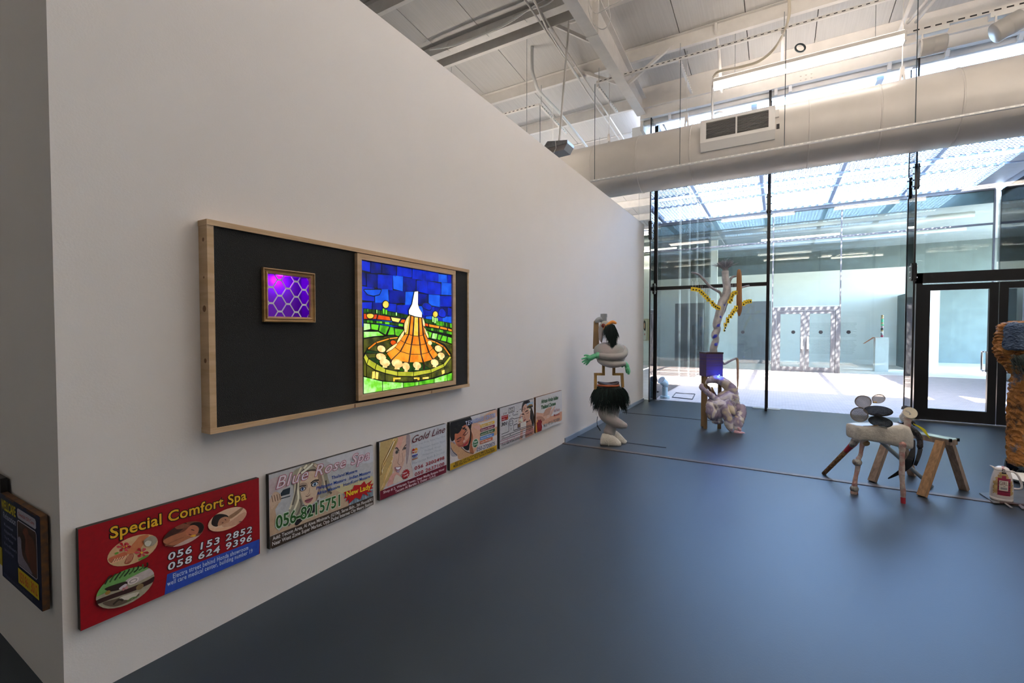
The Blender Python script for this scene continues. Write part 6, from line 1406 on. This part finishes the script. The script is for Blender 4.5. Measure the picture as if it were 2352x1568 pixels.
# ---- rough orange and blue column at the right edge
cb_ = hit(2368,1088,2,0); dC = (cb_-EYE).dot(FWD)
V = View((0,0,1), dC)
mt = mat('crust_orange', (.40,.17,.04), .9, noise=.3, scale=8, bump=1., bscale=30); n = mt.node_tree; bs = n.nodes['Principled BSDF']
tc = n.nodes.new('ShaderNodeTexCoord'); nz = n.nodes.new('ShaderNodeTexNoise'); nz.inputs['Scale'].default_value = 4.5; nz.inputs['Detail'].default_value = 9; nz.inputs['Roughness'].default_value = .7
r = n.nodes.new('ShaderNodeValToRGB'); e = r.color_ramp.elements; e[0].position = .36; e[0].color = (.03,.022,.018,1); e[1].position = .44; e[1].color = (.34,.14,.035,1)
for p_, c_ in ((.56,(.46,.20,.05,1)),(.62,(.12,.14,.18,1))): x = e.new(p_); x.color = c_
n.links.new(tc.outputs['Object'], nz.inputs['Vector']); n.links.new(nz.outputs['Fac'], r.inputs[0]); n.links.new(r.outputs[0], bs.inputs['Base Color'])
mat('crust_blue', (.05,.085,.16), .9, noise=.4, scale=14, bump=1., bscale=40, col2=(.10,.15,.24))
co_ = thing('crusted_column', (cb_.x,cb_.y,0), 'rough crusted orange and blue upright sculpture cut off by the right edge', 'sculpture')
def rough_col(secs, name, mt, seed, amp=.012, nu=40, nv=46):
    """upright body: secs (y_px, x_left_px, x_right_px, half depth m)"""
    rd_ = random.Random(seed); b = MB(); Q = spline(secs, max(2, nv//(len(secs)-1))); vs = []; k = len(Q)
    for (y,xl,xr,hd) in Q:
        for j in range(nu):
            a = 2*math.pi*j/nu; c_, s_ = math.cos(a), math.sin(a); c_ = math.copysign(abs(c_)**.75,c_); s_ = math.copysign(abs(s_)**.75,s_); q_ = 1+rd_.uniform(-1,1)*amp/ .1*.5
            vs.append(V((xl+xr)/2+(xr-xl)/2*c_*q_, y+rd_.uniform(-1,1)*1.0, hd*s_*q_))
    fs = [(i*nu+j, i*nu+(j+1)%nu, (i+1)*nu+(j+1)%nu, (i+1)*nu+j) for i in range(k-1) for j in range(nu)]+[tuple(range(nu-1,-1,-1)), tuple((k-1)*nu+j for j in range(nu))]
    return b.add(vs, fs).build(name, mt, co_)
rough_col([(838,2336,2430,.10),(880,2331,2432,.13),(920,2328,2432,.14),(980,2327,2432,.14),(1030,2326,2432,.14),(1068,2328,2430,.14)], 'shaft', 'crust_orange', 1)
rough_col([(737,2330,2420,.09),(745,2306,2440,.14),(765,2300,2446,.16),(790,2296,2446,.16),(812,2298,2446,.16),(835,2310,2440,.14),(860,2330,2432,.10)], 'head_block', 'crust_orange', 2)
rough_col([(742,2304,2336,.05),(752,2294,2348,.08),(775,2293,2350,.09),(798,2291,2344,.085),(803,2298,2330,.06)], 'blue_crust', 'crust_blue', 3).location = -FH*.09
fu = MB(); roots = []; rc = random.Random(8); FG = [(.008,.018,.016),(.015,.03,.026),(.004,.008,.008),(.10,.12,.11),(.03,.05,.045)]
fu.col = FG[0]; fu.tube([V(2288,828,-.18),V(2310,822,-.19),V(2345,825,-.19),V(2390,822,-.18)], [.04,.06,.065,.05], 12)
for i in range(700):
    x = rc.uniform(2283,2400); y = rc.uniform(812,842); roots.append((V(x,y,-.20+rc.uniform(0,.06)), RGT*(x-2320)/90+FH*-.9+Vector((0,0,rc.uniform(-.6,.4)))))
fur(fu, roots, .10, .003, 1.1, 4, 4, FG); o_ = fu.build('fur_tuft', 'fur_dark', co_, colors=True); o_['kind'] = 'stuff'
b = MB(); b.col = (.6,.66,.64)
roots = [(V(2333,800,-.26), RGT*rc.uniform(-1,1)+Vector((0,0,rc.uniform(-.8,1)))-FH*.4) for i in range(60)]
fur(b, roots, .07, .0016, .4, 3, 6, [(.6,.66,.64),(.45,.5,.5)]); b.tube([V(2326,800,-.24),V(2331,780,-.24)], [.02,.004], 5); b.build('white_feather', 'fur_dark', co_, colors=True)['kind'] = 'stuff'
wc = hit(2372,1108,2,0)
MB().lathe([(.001,0),(.14,0),(.20,.035),(.205,.042),(.19,.04),(.13,.01),(.001,.01)], (wc.x,wc.y,0), 30).build('white_dish', 'white_paint', co_, smooth=True)
MB().lathe([(.13,.002),(.2,.03),(.19,.12),(.18,.13),(.17,.12),(.18,.03)], (cb_.x,cb_.y,0), 24).build('clear_bowl', glass('bowl_glass', (.85,.9,.92)), co_, smooth=True)
# ---- courtyard uplighter, hatch
up = hit(1527,914,2,0); ul = thing('garden_uplighter', (up.x,up.y,0), 'grey spike uplighter standing outside the glass by the left post', 'lamp')
mat('cast_grey', (.30,.38,.42), .45, metal=.3)
MB().lathe([(.10,0),(.10,.05),(.06,.055),(.06,.24),(.02,.25)], up, 18).build('base', 'cast_grey', ul)
a_ = up+Vector((-.02,0,.24)); hd_ = Vector((-.35,-.5,.45)).normalized()
b = MB(); b.tube([a_, a_+Vector((-.0,0,.06))], .03, 10); b.build('knuckle', 'cast_grey', ul)
b = MB(); c_ = a_+Vector((0,0,.10)); b.tube([c_-hd_*.10, c_-hd_*.05, c_+hd_*.08, c_+hd_*.10], [.05,.075,.08,.09], 18); b.build('lamp_head', 'cast_grey', ul, smooth=False)
b = MB(); c2 = c_+hd_*.101; b.tube([c2, c2+hd_*.004], .07, 18); b.build('lens', 'lens_grey', ul)
hp = [hit(px,py,2,.001) for px, py in ((1544,912),(1552,902),(1596,905),(1590,917))]
tag(MB().tube([p for p in hp]+[hp[0]], .012, 4, caps=False).build('access_hatch', 'seam_black'), 'outlined access hatch in the paving outside the glass', 'hatch')
# ---- pedestal with beaded totem across the courtyard
pe = Vector((3.25,20.9,0)); ps = thing('plinth', pe, 'tall white plinth inside the gallery across the courtyard', 'plinth')
zp = at(2010,776,20.9).z
MB().box(pe.x-.19,pe.x+.19,pe.y-.19,pe.y+.19,0,zp).build('plinth_body', 'white_paint', ps); MB().box(pe.x-.2,pe.x+.2,pe.y-.2,pe.y+.2,zp,zp+.02).build('plinth_top', 'white_paint', ps)
st = thing('beaded_totem', (pe.x,pe.y,zp+.02), 'thin stacked totem of coloured beads on an orange cloth', 'sculpture')
b = MB().prism([(pe.x-.22,pe.y-.18,zp+.0205),(pe.x-.05,pe.y-.18,zp+.0205),(pe.x-.05,pe.y+.18,zp+.0205),(pe.x-.22,pe.y+.18,zp+.0205)], (0,0,.006)); b.prism([(pe.x-.215,pe.y-.18,zp+.02),(pe.x-.215,pe.y+.18,zp+.02),(pe.x-.50,pe.y+.18,zp-.22),(pe.x-.50,pe.y-.18,zp-.20)], (0,-.0,.008)); b.build('orange_cloth', mat('cloth_orange', (.55,.16,.06), .7), st)
z = zp+.03; rb = random.Random(2); i = 0
while z < at(2010,724,20.9).z:
    h_ = rb.uniform(.05,.08); MB().ell((pe.x+.02,pe.y,z+h_/2), .045, .045, h_/2+.004, 10, 6).build('bead', ['jug_red','jug_grey','net_white','tape_tan','jug_dark','pink','glove_green'][i%7 if z < at(2010,745,20.9).z else rb.choice([6,6,3])], st, smooth=True); z += h_; i += 1
# ---- pictures seen through the glass
def picture(px0, py0, px1, py1, y, fr, bg_, shapes, label):
    a, c = at(px0,py0,y), at(px1,py1,y); t = thing('painting', ((a.x+c.x)/2,y,c.z), label, 'painting', 'paintings seen through the glass')
    x0, x1, z0, z1 = a.x, c.x, c.z, a.z
    MB().box(x0-.02,x1+.02,y,y+.03,z0-.02,z1+.02).build('frame', fr, t); cv = MB().box(x0,x1,y-.004,y,z0,z1).build('canvas', bg_, t); b = MB()
    for k, (pts, col) in enumerate(shapes):
        b.col = s2l(col, 1.3); b.face([(x0+(x1-x0)*u, y-.006-.0006*k, z0+(z1-z0)*v) for u, v in closed(pts, 3)])
    b.build('painted_figure', 'paint', t, colors=True, fix=False)
mat('canvas_cream', (.66,.60,.44), .7); mat('canvas_yellow', (.62,.55,.22), .7); mat('frame_tan', (.45,.33,.2), .6); mat('canvas_brown', (.12,.08,.08), .6)
FIG = [([(.3,.05),(.8,.05),(.8,.5),(.6,.55),(.4,.5)],'#c8c4c0'),([(.35,.55),(.3,.8),(.5,.95),(.75,.85),(.75,.5),(.6,.45)],'#1d1a1c'),([(.42,.6),(.42,.78),(.58,.82),(.62,.65),(.52,.55)],'#b98e72'),([(.5,.3),(.65,.32),(.6,.22)],'#a32a24')]
picture(1474,733,1486,781,21.7,'frame_tan','canvas_cream',FIG,'cream painting of a dark-haired figure beyond the wall end')
picture(1490,733,1506,781,21.7,'frame_tan','canvas_yellow',[([(.2,.1),(.8,.1),(.7,.6),(.3,.6)],'#3c5a86'),([(.3,.6),(.7,.6),(.6,.9),(.35,.9)],'#c9b02c')],'yellow and blue painting beside the cream one')
picture(1914,740,1927,784,24.3,'canvas_brown','canvas_brown',[([(.1,.0),(.9,.0),(.9,.45),(.5,.55),(.15,.45)],'#8d6058'),([(.15,.5),(.1,.8),(.4,1.),(.9,.9),(.9,.4)],'#241a1e'),([(.35,.5),(.3,.75),(.5,.88),(.75,.78),(.72,.55),(.55,.45)],'#b98d80')],'dark portrait of a smiling woman inside the gallery door')
